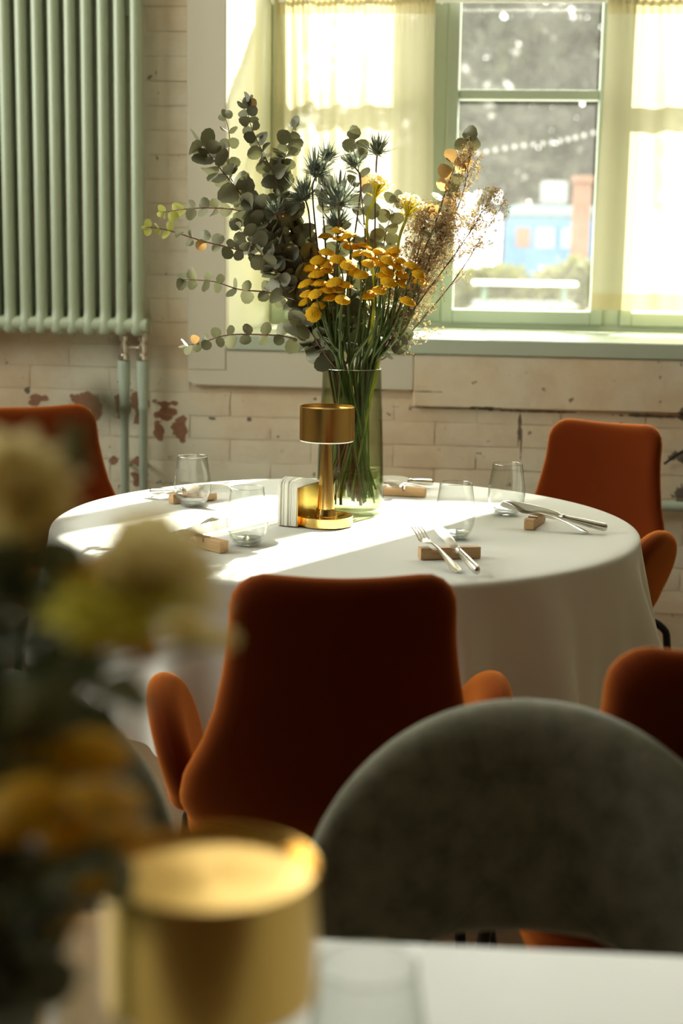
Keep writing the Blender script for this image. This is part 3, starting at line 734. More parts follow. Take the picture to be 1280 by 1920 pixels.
# ------------------------------------------------------------------ napkin holder with napkins
HX = Vector((-.112, -.090, TOP)); hr = R(72)
nh = thing('napkin_holder', 'brass napkin holder packed with white napkins between tumbler and lamp', 'napkin holder', HX, hr)
g = G(); g.box(0, .122, -.0225, -.0213, .0, .082); g.box(0, .122, .0213, .0225, 0, .082); g.box(0, .122, -.0225, .0225, 0, .0012)
bev(g.obj('holder_body', M['brass'], nh, smooth=False), .0005)
NN = 13
nap_me = None
random.seed(5)
for k in range(NN):
    y = -.0198 + .0396 * k / (NN - 1)
    g = G(); th = .0013
    # folded sheet: profile in x-z with a rounded top front corner
    prof = [(-.006, .0), (.11, .0), (.11, .083)] + [(.03, .099)] + [(.012 - .016 * math.sin(R(a)), .082 + .014 * math.cos(R(a))) for a in (0, 30, 60, 90)]
    n = len(prof); g.add([(x, y - th, z + .0015) for x, z in prof] + [(x, y + th, z + .0015) for x, z in prof], [tuple(range(n)), tuple(range(2 * n - 1, n - 1, -1))] + [((i + 1) % n, i, n + i, n + (i + 1) % n) for i in range(n)])
    o = bev(g.obj('paper_napkin', M['paper'], None, smooth=False), .0006)
    o.location = HX + Vector((math.cos(hr), math.sin(hr), 0)) * random.uniform(-.002, .002); o.rotation_euler = (0, 0, hr)
    tag(o, 'white folded paper napkin, %s of thirteen in the brass holder counted from the lamp side' % ['last', 'twelfth', 'eleventh', 'tenth', 'ninth', 'eighth', 'seventh', 'sixth', 'fifth', 'fourth', 'third', 'second', 'first'][k], 'napkin', 'napkins in the brass holder')

# ------------------------------------------------------------------ vases
def make_vase(label, x, y, sc=1.0):
    t = thing('glass_vase', label, 'vase', (x, y, TOP)); t.scale = (sc, sc, sc)
    outp = [(0, .0), (.066, .0), (.072, .004), (.0745, .012), (.0742, .04), (.0715, .14), (.067, .24), (.0640, .318)]
    inn = [(.0618, .318), (.0648, .24), (.0692, .14), (.0715, .045), (.0705, .018), (.064, .012), (0, .011)]
    G().lathe(outp + inn, 64).obj('vase_body', M['vase'], t, angle=60)
    G().lathe([(.0640, .318), (.0638, .3195), (.0629, .320), (.0620, .3195), (.0618, .318)], 64).obj('rim', M['glassrim'], t, angle=60)
    G().lathe([(.066, .016), (.0698, .045), (.0690, .096), (.0680, .1005), (.066, .099), (0, .0985)], 56).obj('water', M['water'], t, angle=60)
    return t
VX, VY = 0., .10
make_vase('tall green tinted glass vase of cut flowers, half full of water', VX, VY)
NVX, NVY = -.11, -2.43
make_vase('blurred glass vase at the frame edge left of the near brass lamp', NVX, NVY, .9)

# ------------------------------------------------------------------ flowers
leaf_me = {}
def leaf_mesh(kind, seed, matn, pointy):
    random.seed(seed); g = G(); nr, na = 3, 10; vs = [(0, 0, 0)]; fs = []; cup = random.uniform(-.9, 1.1); bend = random.uniform(-1.1, 1.1)
    pts = []
    for k in range(1, nr + 1):
        for j in range(na):
            a = 2 * PI * j / na; r_ = k / nr
            x = .5 + .5 * math.cos(a) * r_; y = .47 * math.sin(a) * r_ * (1 - .12 * math.cos(a)) * (1 + random.uniform(-.04, .04))
            if pointy: y *= (1 - .45 * max(0, math.cos(a)))
            z = cup * (y * y) + bend * .35 * (x - .3) ** 2 + (.03 * random.uniform(-1, 1) if k == nr else 0)
            pts.append((x, y, z))
    vs = [(.5, 0, bend * .35 * .04)] + pts
    for j in range(na): fs.append((0, 1 + j, 1 + (j + 1) % na))
    for k in range(nr - 1):
        for j in range(na): fs.append((1 + k * na + j, 1 + (k + 1) * na + j, 1 + (k + 1) * na + (j + 1) % na, 1 + k * na + (j + 1) % na))
    return g.add(vs, fs).mesh(kind, M[matn], True, 180)
LM = [leaf_mesh('leaf', 10 + i, 'leaf', False) for i in range(6)]
LY = [leaf_mesh('leaf', 30 + i, 'leaf2', False) for i in range(3)]
LD = [leaf_mesh('leaf', 40 + i, 'leafdry', False) for i in range(3)]
TOCAM = (CAM - Vector((0, 0, 1.2))).normalized()
def put_leaf(parent, p, axis, size, meshes, rnd, face=.8):
    X = axis.normalized()
    nrm = TOCAM * face + Vector((rnd.uniform(-1, 1), rnd.uniform(-1, 1), rnd.uniform(-1, 1))) * .75
    Z = (nrm - X * nrm.dot(X)).normalized(); Y = Z.cross(X)
    o = link('leaf', rnd.choice(meshes), parent); mm = Matrix.Identity(4)
    for i in range(3): mm[i][0] = X[i] * size; mm[i][1] = Y[i] * size; mm[i][2] = Z[i] * size; mm[i][3] = p[i]
    o.matrix_world = mm if parent is None else parent.matrix_world.inverted() @ mm
    return o
def vase_path(rnd, mouth_dir=None, vx=VX, vy=VY, sc=1.0, bot=None):
    # points inside the vase from mouth to bottom
    a = mouth_dir if mouth_dir is not None else rnd.uniform(0, 2 * PI); rm = rnd.uniform(.025, .056) * sc
    b = a + rnd.choice((-1, 1)) * rnd.uniform(1.1, 2.5); rb = rnd.uniform(.030, .060) * sc; zb = TOP + rnd.uniform(.02, .07) * sc
    top = Vector((vx + rm * math.cos(a), vy + rm * math.sin(a), TOP + .32 * sc)); bt = Vector((vx + rb * math.cos(b), vy + rb * math.sin(b), zb))
    return [top, top.lerp(bt, .5), bt]
def branch(label, px, tip_first_sizes, dens=.024, depth=(0, 0), tipleaf='y', name='eucalyptus_branch', stemm='stem_red', dry=False, seed=0, vase=True, grp='eucalyptus branches in the vase', r0=.0028, Y0=VY, only=1.0):
    rnd = random.Random(seed); s0, s1 = tip_first_sizes; k = len(px)
    pts = [at(x, y, Y0 + depth[0] + (depth[1] - depth[0]) * i / (k - 1)) for i, (x, y) in enumerate(px)]
    if vase:
        d = pts[-1] - Vector((VX, VY, 0)); a = math.atan2(d.y + .0001, d.x); vp = vase_path(rnd, a); pts = pts + vp
    t = thing(name, label, 'flower', pts[-1], 0, grp); base = pts[-1].copy()
    cv = curve([p - base for p in pts], 14 * (len(pts) - 1)); n = len(cv)
    G().tube(cv, [.0007 + r0 * min(1, (i / n) * 1.2) for i in range(n)], 6).obj('stem', M[stemm], t)
    L = 0; nxt = .004; total = sum((cv[i + 1] - cv[i]).length for i in range(int((len(px) - 1) * 14) - 1 if vase else n - 1)); flip = rnd.random() * PI
    for i in range(n - 1):
        seg = (cv[i + 1] - cv[i]); 
        if L > total * only or (vase and i >= (len(px) - 1) * 14): break
        L += seg.length
        if L > nxt:
            f = L / total; size = s0 + (s1 - s0) * min(1, f * 1.5); nxt += dens * (.7 + .6 * f) * rnd.uniform(.8, 1.2)
            tn = -seg.normalized(); side = tn.cross(TOCAM).normalized(); up = side.cross(tn); flip += PI / 2 * rnd.uniform(.7, 1.3)
            for sg in (1, -1):
                dirn = (side * math.cos(flip) * sg + up * math.sin(flip) * sg * .5); 
                if abs(math.cos(flip)) < .5: dirn += side * sg * .5
                ax = dirn.normalized() + tn * rnd.uniform(.1, .7)
                ms = (LY if (tipleaf == 'y' and f < .14) else LD if (dry and rnd.random() < .5) or rnd.random() < .012 else LM)
                put_leaf(t, cv[i] + Vector((0, 0, 0)), ax, size * rnd.uniform(.8, 1.2), ms, rnd)
            if L < .02: put_leaf(t, cv[i], tn, size, LY if tipleaf == 'y' else LM, rnd)
    return t
# tip sizes in metres (leaf length), tip first pixels
branch('eucalyptus branch reaching farthest left, pale green young tip over the radiator edge', [(276, 426), (315, 432), (380, 452), (450, 470), (500, 490), (560, 540), (610, 640)], (.016, .036), .030, (-.06, 0), seed=1)
branch('thin eucalyptus sprig just above the longest branch, yellowish leaves at its tip', [(306, 398), (350, 392), (400, 390), (455, 398), (510, 440), (575, 560)], (.020, .036), .029, (.05, .02), seed=2)
branch('sparse eucalyptus sprig pointing left over the cream plaster band', [(345, 524), (400, 528), (450, 543), (510, 550), (560, 575), (620, 660)], (.024, .030), .036, (-.03, .0), 'n', seed=3)
branch('lowest eucalyptus sprig, spreading left just above the window sill', [(350, 648), (385, 640), (430, 628), (500, 628), (550, 635), (600, 662)], (.022, .034), .034, (-.04, 0), 'n', seed=4)
branch('tallest eucalyptus branch with dense grey leaves', [(462, 190), (470, 235), (492, 285), (520, 345), (545, 430), (590, 540), (625, 650)], (.024, .040), .021, (0, .0), 'n', seed=5)
branch('fine eucalyptus twig with two small leaves near its top, left of the tallest branch', [(422, 218), (430, 255), (428, 310), (440, 350), (480, 410), (550, 540)], (.020, .030), .045, (.06, .03), 'n', seed=6)
branch('eucalyptus branch with large dark curled leaves at upper left', [(378, 270), (400, 300), (440, 350), (480, 400), (530, 470), (590, 580)], (.042, .040), .024, (-.08, -.02), 'n', seed=7)
branch('eucalyptus branch with a leafy head left of the sea holly', [(550, 240), (535, 290), (520, 350), (530, 430), (575, 540), (620, 660)], (.028, .038), .021, (.03, .0), 'n', seed=8)
branch('dense eucalyptus branch filling the middle left of the bouquet', [(480, 380), (510, 430), (540, 490), (580, 560), (620, 650)], (.032, .038), .020, (-.05, -.03), 'n', seed=9)
branch('short eucalyptus branch at the low left of the bouquet', [(510, 500), (530, 540), (560, 580), (590, 640), (625, 685)], (.034, .036), .024, (-.06, -.02), 'n', seed=10)
branch('eucalyptus branch in the middle of the bouquet behind the yellow heads', [(665, 262), (672, 320), (680, 390), (685, 470), (680, 580), (670, 660)], (.032, .038), .026, (.09, .05), 'n', seed=11)
branch('eucalyptus branch with pale round leaves behind the white umbels', [(740, 380), (725, 430), (715, 480), (700, 560), (685, 650)], (.030, .036), .027, (.09, .04), 'n', seed=12)
branch('half dried eucalyptus branch with brown leaves at the upper right', [(875, 262), (858, 300), (838, 350), (815, 420), (770, 530), (715, 650)], (.036, .036), .032, (.02, 0), 'n', dry=True, seed=13, only=.55)
branch('small eucalyptus sprig drooping over the right side of the vase mouth', [(752, 632), (738, 640), (722, 655), (705, 680)], (.034, .030), .034, (-.02, -.01), 'n', seed=14)
branch('low eucalyptus sprig at the lower left just over the vase mouth', [(560, 600), (580, 640), (605, 672), (625, 690)], (.032, .032), .026, (-.06, -.02), 'n', seed=15)
branch('dark eucalyptus sprig hidden low in the right half of the bouquet', [(790, 500), (770, 550), (740, 610), (705, 675)], (.032, .034), .030, (.03, .0), 'n', seed=16)
branch('dark eucalyptus sprig low in the centre behind the stems', [(655, 560), (660, 600), (655, 640), (650, 680)], (.034, .034), .024, (.06, .02), 'n', seed=17)

branch('dense dark eucalyptus branch just left of the thistles', [(520, 320), (540, 380), (565, 450), (595, 540), (628, 660)], (.032, .036), .022, (.02, .0), 'n', seed=41)
branch('eucalyptus branch curling forward below the dense middle leaves', [(450, 430), (485, 470), (520, 510), (560, 560), (612, 655)], (.030, .036), .022, (-.07, -.03), 'n', seed=42)
branch('dark eucalyptus branch behind the left edge of the yellow heads', [(560, 430), (575, 480), (590, 540), (612, 600), (635, 670)], (.036, .040), .020, (.03, .02), 'n', seed=43)
branch('eucalyptus branch behind the thistles at the top centre', [(610, 350), (625, 420), (640, 500), (648, 580), (655, 670)], (.032, .038), .028, (.08, .04), 'n', seed=44)
branch('low eucalyptus sprig left of the vase mouth with broad leaves', [(565, 605), (580, 620), (600, 650), (628, 688)], (.040, .036), .028, (-.08, -.04), 'n', seed=45)

# yellow button chrysanthemums
def head_mesh(seed):
    rnd = random.Random(seed); g = G(); na, prof = 20, [(1.0, -.14), (1.06, -.02), (.93, .10), (.74, .22), (.52, .31), (.28, .36), (.10, .345)]
    vs = []; fs = []
    for k, (r_, z) in enumerate(prof):
        for j in range(na):
            a = 2 * PI * (j + .5 * (k % 2)) / na; rr = r_ * (1 + (.055 * (-1) ** j if k < 2 else 0) + rnd.uniform(-.03, .03)); vs.append((rr * math.cos(a), rr * math.sin(a), z + rnd.uniform(-.03, .03)))
    vs.append((0, 0, .33)); vs.append((0, 0, -.16))
    for k in range(len(prof) - 1):
        for j in range(na): fs.append((k * na + j, k * na + (j + 1) % na, (k + 1) * na + (j + 1) % na, (k + 1) * na + j))
    for j in range(na): fs.append(((len(prof) - 1) * na + j, (len(prof) - 1) * na + (j + 1) % na, len(vs) - 2)); fs.append(((j + 1) % na, j, len(vs) - 1))
    return g.add(vs, fs).mesh('flower_head', M['yellow'], True, 32)
HM = [head_mesh(i) for i in range(4)]
cal_me = G().lathe([(0, -.55), (.14, -.5), (.42, -.26), (.55, -.13), (0, -.12)], 12).mesh('calyx', M['stem'])
def yellow(px, py, label, grp, seed, Y=None, r=None, vase=(VX, VY, 1.0), scale=1.0, up=None, low=None):
    rnd = random.Random(seed); Yd = (VY - .075 + rnd.uniform(-.03, .03) + max(0, (520 - py)) * .0007) if Y is None else Y
    p = at(px, py, Yd); r = r or rnd.uniform(.0145, .0178)
    out = Vector((p.x - vase[0], p.y - vase[1], 0)); nz = (Vector((0, 0, 1)) + out * 3.0 + Vector((rnd.uniform(-.3, .3), rnd.uniform(-.3, .1), 0))).normalized() if up is None else Vector(up).normalized()
    vp = vase_path(rnd, math.atan2(out.y - .0, out.x) + rnd.uniform(-.7, .7), vase[0], vase[1], vase[2])
    pts = [p - nz * r * .3, p - nz * .03 + Vector((0, 0, -.012)), (p - nz * .03).lerp(vp[0], .5) + out * .12] + vp
    t = thing('yellow_chrysanthemum', label, 'flower', vp[-1], 0, grp); base = vp[-1]
    cv = curve([q - base for q in pts], 40); g = G(); g.tube(cv, [.0013 + .0011 * min(1, i / 20) for i in range(41)], 6)
    for i in (9, 13, 17, 21):      # narrow leaves along the stem
        a = rnd.uniform(0, 2 * PI); tn = (cv[i - 1] - cv[i + 1]).normalized(); sd = (tn.orthogonal().normalized() * math.cos(a) + tn.cross(tn.orthogonal()).normalized() * math.sin(a))
        L = rnd.uniform(.012, .028); q = cv[i]; tp = q + (sd * .6 + tn * .8) * L; wd = sd.cross(tn) * .0028
        g.add([q, q.lerp(tp, .4) + wd, tp, q.lerp(tp, .4) - wd, q.lerp(tp, .5) + sd * .001], [(0, 1, 4), (1, 2, 4), (2, 3, 4), (3, 0, 4)])
    g.obj('stem', M['stem'], t)
    h = link('flower_head', HM[seed % 4], t); q = nz.to_track_quat('Z', 'Y'); h.rotation_euler = q.to_euler(); h.location = p - base; h.scale = (r * scale, r * scale, r * scale * 1.35)
    c = link('calyx', cal_me, t); c.rotation_euler = q.to_euler(); c.location = p - base; c.scale = (r * scale, r * scale, r * scale)
    return t
yl = [(430,150),(445,225),(515,195),(320,200),(535,285),(650,280),(595,355),(330,335),(425,395),(250,400),(190,470),(325,490),(240,525),(515,440),(690,430),(770,330),(775,420),(625,525),(905,320),(890,360),(930,455),(1060,450),(950,410),(1120,520),(1135,595),(985,605),(820,535),(860,590),(975,525),(150,605),(270,600),(390,590),(490,615),(165,695),(325,660),(420,650),(365,725),(465,740),(215,865),(1025,755),(145,760),(255,790),(790,660),(685,700),(850,500),(560,500),(860,400),(690,350),(330,430),(230,690)]
ordn = ['first', 'second', 'third', 'fourth', 'fifth', 'sixth', 'seventh', 'eighth', 'ninth', 'tenth', 'eleventh', 'twelfth', 'thirteenth']
rws = ['uppermost', 'second', 'third', 'fourth', 'fifth', 'lowest']; bands = {}; ylab = {}
for i, (cx, cy) in enumerate(yl): bands.setdefault(0 if cy < 260 else 1 if cy < 345 else 2 if cy < 440 else 3 if cy < 545 else 4 if cy < 640 else 5, []).append((cx, i))
for b, L_ in bands.items():
    for k, (cx, i) in enumerate(sorted(L_)): ylab[i] = 'yellow button chrysanthemum, %s from the left in the %s row of the cluster' % (ordn[k], rws[b])
special = {0: 'topmost yellow button chrysanthemum of the bouquet', 38: 'lowest left yellow chrysanthemum, facing the viewer', 39: 'lowest right yellow chrysanthemum, apart from the others',
           17: 'yellow chrysanthemum at the centre front on a long bare stem', 24: 'rightmost yellow chrysanthemum of the cluster', 33: 'large yellow chrysanthemum at the left edge, above the lowest left one'}
for i, (cx, cy) in enumerate(yl):
    yellow(540 + cx / 4.571, 400 + cy / 4.571, special.get(i, ylab[i]), 'yellow chrysanthemums in the vase', 100 + i, up=(.15, -1, .25) if i == 38 else None)

# sea holly
def bract_cluster(g, n, r0_, r1_, lo, hi, wd, rnd, axis_len=1.):
    for k in range(n):
        a = rnd.uniform(0, 2 * PI); e = rnd.uniform(lo, hi); L = rnd.uniform(r0_, r1_)
        d = Vector((math.cos(a) * math.cos(e), math.sin(a) * math.cos(e), math.sin(e))); sd = d.cross(Vector((0, 0, 1))); sd = sd.normalized() if sd.length > .01 else Vector((1, 0, 0)); up = sd.cross(d)
        b = d * .15 * L; g.add([b - sd * wd * .5, b + sd * wd * .5, d * L * .45 + sd * wd, d * L * .45 - sd * wd, d * L * .5 + up * wd * .5, d * L + up * L * .06],
                               [(0, 1, 2, 4), (0, 4, 3), (4, 2, 5), (3, 4, 5)])
def thistle_mesh(seed, full=False):
    rnd = random.Random(seed); g = G(); g.lathe([(0, -.004), (.007, 0), (.0085, .008), (.006, .016), (0, .019)], 10)
    bract_cluster(g, 46, .024, .040, .25, 1.1, .0016, rnd); bract_cluster(g, 80, .014, .028, .3, 1.5, .0009, rnd); bract_cluster(g, 26, .018, .030, -.3, .3, .0014, rnd)
    return g.mesh('thistle_head', M['thistle'], True, 30)
TM = [thistle_mesh(i) for i in range(3)]
def holly(px, py, label, seed, s=1.0, Y=0, up=(0, 0, 1), base_px=None):
    rnd = random.Random(seed); p = at(px, py, VY + Y); vp = vase_path(rnd, math.atan2(.01, p.x - VX)); nz = Vector(up).normalized()
    pts = [p, p - nz * .05] + [p.lerp(vp[0], .6) + Vector(((p.x - VX) * .15, 0, 0))] + vp
    t = thing('sea_holly', label, 'flower', vp[-1], 0, 'sea holly stems in the vase'); b = vp[-1]
    cv = curve([q - b for q in pts], 40); G().tube(cv, .0019, 6).obj('stem', M['stem_purple'], t)
    h = link('thistle_head', TM[seed % 3], t); h.location = p - b; h.rotation_euler = nz.to_track_quat('Z', 'Y').to_euler(); h.scale = (s * 1.45, s * 1.45, s * 1.45)
    return t
holly(707, 288, 'highest blue grey sea holly, standing free before the curtain', 1, 1.0, .0, (.05, -.1, 1))
holly(664, 310, 'small pale sea holly below and left of the highest one', 2, .85, .02, (-.3, 0, 1))
holly(592, 328, 'large sea holly flared open at the upper left of the thistles', 3, 1.25, -.02, (.15, -.2, 1))
holly(612, 300, 'spiky blue sea holly behind the large flared one', 4, .95, .05, (.2, 0, 1))
holly(572, 372, 'dark green sea holly at the left, over the dense leaves', 5, 1.2, .0, (-.2, -.1, 1))
holly(634, 385, 'darkest sea holly, dense and upright above the yellow heads', 6, 1.6, -.04, (0, -.1, 1))
holly(518, 400, 'small sea holly among the grey eucalyptus leaves', 7, .8, -.05, (-.3, -.2, 1))
holly(632, 425, 'lower sea holly just above the topmost yellow head', 8, 1.1, .0, (0, -.3, 1))

# pale umbels
def umbel(px, py, tilt, label, seed, s=1.0):
    rnd = random.Random(seed); p = at(px, py, VY - .02); nz = Vector(tilt).normalized(); vp = vase_path(rnd, 0)
    pts = [p, p - nz * .06, p.lerp(vp[0], .55) + Vector((.01, 0, 0))] + vp; b = vp[-1]
    t = thing('umbel_flower', label, 'flower', vp[-1], 0, 'pale umbels in the vase'); cv = curve([q - b for q in pts], 40)
    G().tube(cv, [.0032 if i < 30 else .0026 for i in range(41)], 8).obj('stem', M['leaf2'], t)
    q = nz.to_track_quat('Z', 'Y').to_matrix().to_4x4(); T = Matrix.Translation(p - b) @ q @ Matrix.Scale(s, 4)
    g = G(); fl = G(); dk = G()
    for k in range(46):
        a = rnd.uniform(0, 2 * PI); e = rnd.uniform(.95, 1.5); L = rnd.uniform(.028, .038); d = Vector((math.cos(a) * math.cos(e), math.sin(a) * math.cos(e), math.sin(e)))
        e2 = d * L + Vector((d.x, d.y, 0)) * .006; g.tube([d * .002, d * L * .5 + Vector((d.x, d.y, 0)) * -.003, e2], [.0016, .0015, .0009], 4, False, T)
        if k % 5 == 0: dk.lathe([(0, -.0016), (.0016, 0), (0, .0016)], 6, T @ Matrix.Translation(e2 * 1.12))
        for _ in range(7):
            o2 = e2 * 1.04 + Vector((rnd.uniform(-.008, .008), rnd.uniform(-.008, .008), rnd.uniform(-.003, .006)))
            m4 = T @ Matrix.Translation(o2) @ Matrix.Rotation(rnd.uniform(0, 6), 4, Vector((rnd.random(), rnd.random(), 1)))
            fl.add([(0, 0, 0), (.0026, 0, .0006), (.0008, .0024, .0006), (-.0021, .0015, .0006), (-.0021, -.0015, .0006), (.0008, -.0024, .0006)], [(0, 1, 2), (0, 2, 3), (0, 3, 4), (0, 4, 5), (0, 5, 1)], m4)
    bract = G(); 
    for k in range(10):
        a = k * .63; d = Vector((math.cos(a) * .8, math.sin(a) * .8, .35)); bract.tube([d * .002, d * .014, d * .024 + Vector((0, 0, -.003))], [.0006, .0006, .0003], 4, False, T)
    g.obj('rays', M['ammi'], t); tag(fl.obj('florets', M['floret'], t, smooth=False), kind='stuff'); tag(dk.obj('seeds', M['dark'], t), kind='stuff'); bract.obj('bracts', M['ammi'], t)
umbel(702, 372, (.28, -.1, 1), 'pale green umbel flower with white florets, the left one', 21, 1.15)
umbel(762, 408, (.30, -.1, 1), 'pale green umbel flower with white florets, the right one by the dried sprays', 22, 1.15)

# dried sprays
def spray(label, path, n, spread, seed, pale=.3, Y=0, length=.12):
    rnd = random.Random(seed); pts = [at(x, y, VY + Y) for x, y in path]; vp = vase_path(rnd, 0); b = vp[-1]
    t = thing('dried_flower_spray', label, 'flower', b, 0, 'dried sprays in the vase'); g = G(); fl = G(); main = curve([q - b for q in (pts + vp)], 48)
    g.tube(main, [.0006 + .0011 * min(1, i / 24) for i in range(49)], 5)
    lim = int(48 * (len(pts) - 1) / (len(pts) + 2)) + 1; tips = []
    for k in range(n):
        i = rnd.randint(0, lim - 1); s = main[i]; tn = (main[max(0, i - 1)] - main[i + 1]).normalized()
        d = (tn + Vector((rnd.gauss(0, 1), rnd.gauss(0, 1), rnd.gauss(0, 1))) * spread).normalized(); L = length * rnd.uniform(.4, 1) * (.4 + .6 * i / lim)
        e = s + d * L; m_ = s.lerp(e, .5) + Vector((0, 0, -.004)); g.tube([s, m_, e], [.0006, .0005, .0003], 4, False)
        for _ in range(5):
            f = rnd.uniform(.45, 1); q = s.lerp(e, f); d2 = (d + Vector((rnd.gauss(0, .7), rnd.gauss(0, .7), rnd.gauss(0, .7)))).normalized() * rnd.uniform(.008, .020); g.tube([q, q + d2], [.0003, .0002], 3, False); tips.append(q + d2)
    for q in tips:
        for _ in range(5):
            o2 = q + Vector((rnd.gauss(0, .0022), rnd.gauss(0, .0022), rnd.gauss(0, .0022))); sz = rnd.uniform(.0011, .0021)
            m4 = Matrix.Translation(o2) @ Matrix.Rotation(rnd.uniform(0, 6), 4, Vector((rnd.random() - .5, rnd.random() - .5, rnd.random() - .5)).normalized())
            fl.add([(sz, 0, 0), (-sz, 0, 0), (0, sz, 0), (0, -sz, 0), (0, 0, sz * 1.3), (0, 0, -sz)], [(0, 2, 4), (2, 1, 4), (1, 3, 4), (3, 0, 4), (2, 0, 5), (1, 2, 5), (3, 1, 5), (0, 3, 5)], m4)
    g.obj('twigs', M['stem_red'], t); tag(fl.obj('florets', M['dryfl2'] if pale > .5 else M['dryfl'], t, smooth=False), kind='stuff')
spray('brown dried spray packed densely right of the umbels', [(800, 400), (790, 450), (765, 530), (725, 640)], 60, .65, 31, .1, .0, .07)
spray('brown dried spray in the thick of the dried flowers', [(835, 405), (815, 460), (780, 540), (725, 640)], 60, .6, 32, .1, -.02, .07)
spray('dried spray low behind the rightmost yellow heads', [(790, 470), (775, 520), (750, 580), (715, 650)], 40, .6, 33, .1, .03, .06)
spray('pale dried spray rising highest at the right', [(880, 300), (868, 360), (835, 440), (780, 550), (725, 650)], 54, .35, 34, .9, .0, .11)
spray('pale dried spray leaning right towards the window pane', [(915, 375), (890, 420), (850, 480), (790, 560), (725, 650)], 54, .38, 35, .9, -.02, .10)
spray('thin dried spray reaching lowest right before the pane', [(935, 395), (900, 450), (855, 520), (790, 600), (725, 668)], 26, .35, 36, .9, .03, .09)
spray('dried spray tucked between the umbels and brown flowers', [(860, 370), (835, 430), (795, 520), (730, 640)], 50, .45, 37, .4, .02, .09)

spray('brown dried spray fanning wide just behind the right umbel', [(785, 395), (785, 440), (765, 520), (725, 640)], 60, 1.0, 38, .1, .04, .085)
spray('brown dried spray fluffing out above the yellow heads at right', [(850, 425), (825, 470), (780, 550), (725, 640)], 56, .9, 39, .1, .0, .08)

# bouquet in the near vase (blurred)
def near_yellow(px, py, r, d, label, i, cream=None):
    d_ = F_ + R_ * ((px - 640) / FPX) - U_ * ((py - 960) / FPX); p = CAM + d_ * d
    rnd = random.Random(500 + i); vp = vase_path(rnd, rnd.uniform(0, 6), NVX, NVY, .9)
    nm = 'yellow_chrysanthemum' if not cream else 'cream_flower'
    t = thing(nm, label, 'flower', vp[-1], 0, 'blurred flowers of the near bouquet'); b = vp[-1]; nz = Vector((rnd.uniform(-.3, .3), rnd.uniform(-.5, .1), 1)).normalized()
    G().tube(curve([q - b for q in (p, p.lerp(vp[0], .5) + Vector((.01, 0, .01)), *vp)], 30), .0018, 6).obj('stem', M['stem'], t)
    if not cream:
        h = link('flower_head', HM[i % 4], t); h.scale = (r, r, r)
    else:
        g = G()
        for ring, (nn, el, L) in enumerate(((9, .15, 1), (8, .6, .9), (6, 1.0, .75))):
            for k in range(nn):
                a = 2 * PI * k / nn + ring * .3; d1 = Vector((math.cos(a) * math.cos(el), math.sin(a) * math.cos(el), math.sin(el))); sd = Vector((-math.sin(a), math.cos(a), 0)) * .34; u2 = sd.cross(d1).normalized() * -.12
                g.add([(0, 0, 0), d1 * .5 * L + sd * L + u2, d1 * L, d1 * .5 * L - sd * L + u2, d1 * .55 * L - u2], [(0, 1, 4), (1, 2, 4), (2, 3, 4), (3, 0, 4)])
        h = g.obj('flower_head', M[cream], t, angle=60); h.scale = (r, r, r)
    h.location = p - b; h.rotation_euler = nz.to_track_quat('Z', 'Y').to_euler()
NF = [(175, 1085, .0155, .70, None), (130, 1092, .012, .71, None), (250, 1016, .010, .76, None), (190, 1045, .009, .76, None),
      (190, 1175, .031, .64, 'ammi'), (265, 1130, .027, .66, 'ammi'), (160, 1205, .020, .68, 'ammi'), (240, 1210, .020, .66, 'yellow'),
      (295, 1080, .033, .66, 'floret'), (275, 1015, .025, .70, 'floret'), (330, 1130, .026, .68, 'floret'), (415, 1205, .010, .72, 'floret'), (350, 1190, .016, .74, 'floret'),
      (25, 915, .034, .66, 'floret'), (55, 975, .026, .66, 'floret'), (10, 985, .018, .68, 'floret'), (20, 1010, .016, .68, 'ammi'),
      (175, 1408, .0175, .70, None), (95, 1420, .016, .70, None), (45, 1505, .0175, .66, None), (195, 1495, .0175, .66, None), (125, 1560, .013, .67, None), (235, 1560, .013, .69, None), (5, 1560, .013, .68, None), (165, 1660, .010, .72, None), (120, 1725, .010, .72, None), (70, 1440, .012, .72, None)]
nl = ['blurred orange head above the dark gap beside the tablecloth fold', 'smaller blurred orange head left of the one over the tablecloth edge', 'small blurred orange bud overlapping the sunlit cloth', 'tiny blurred orange bud below the sunlit cloth edge',
      'largest blurred mustard yellow bloom of the near bouquet', 'blurred mustard bloom just right of the largest one', 'blurred mustard bloom just left and below the largest one', 'blurred golden bloom lowest among the mustard ones',
      'largest blurred cream bloom over the tablecloth', 'blurred cream bloom highest over the tablecloth', 'blurred cream bloom right of the largest cream one', 'tiny pale blurred bloom against the near velvet chair back', 'blurred pale bloom nearest the near velvet chair',
      'largest blurred cream bloom at the upper left frame edge', 'blurred cream bloom right of the largest at the upper left', 'blurred cream bloom cut by the frame edge at upper left', 'greenish blurred bloom under the upper left cream ones',
      'rightmost blurred orange head of the upper pair before the grey chair', 'blurred orange head left in the upper pair before the grey chair', 'brightest blurred orange head near the left frame edge', 'bright blurred orange head just above the near lamp', 'blurred orange head between the brightest two and the dark leaves',
      'blurred orange head touching the near lamp shade', 'blurred orange head cut by the frame edge, low', 'dim blurred yellow head left of the near lamp shade', 'dim orange bud just over the near table edge', 'small dim orange head behind the upper pair']
for i, (x, y, r, d, c) in enumerate(NF): near_yellow(x, y, r, d, nl[i], i, c)
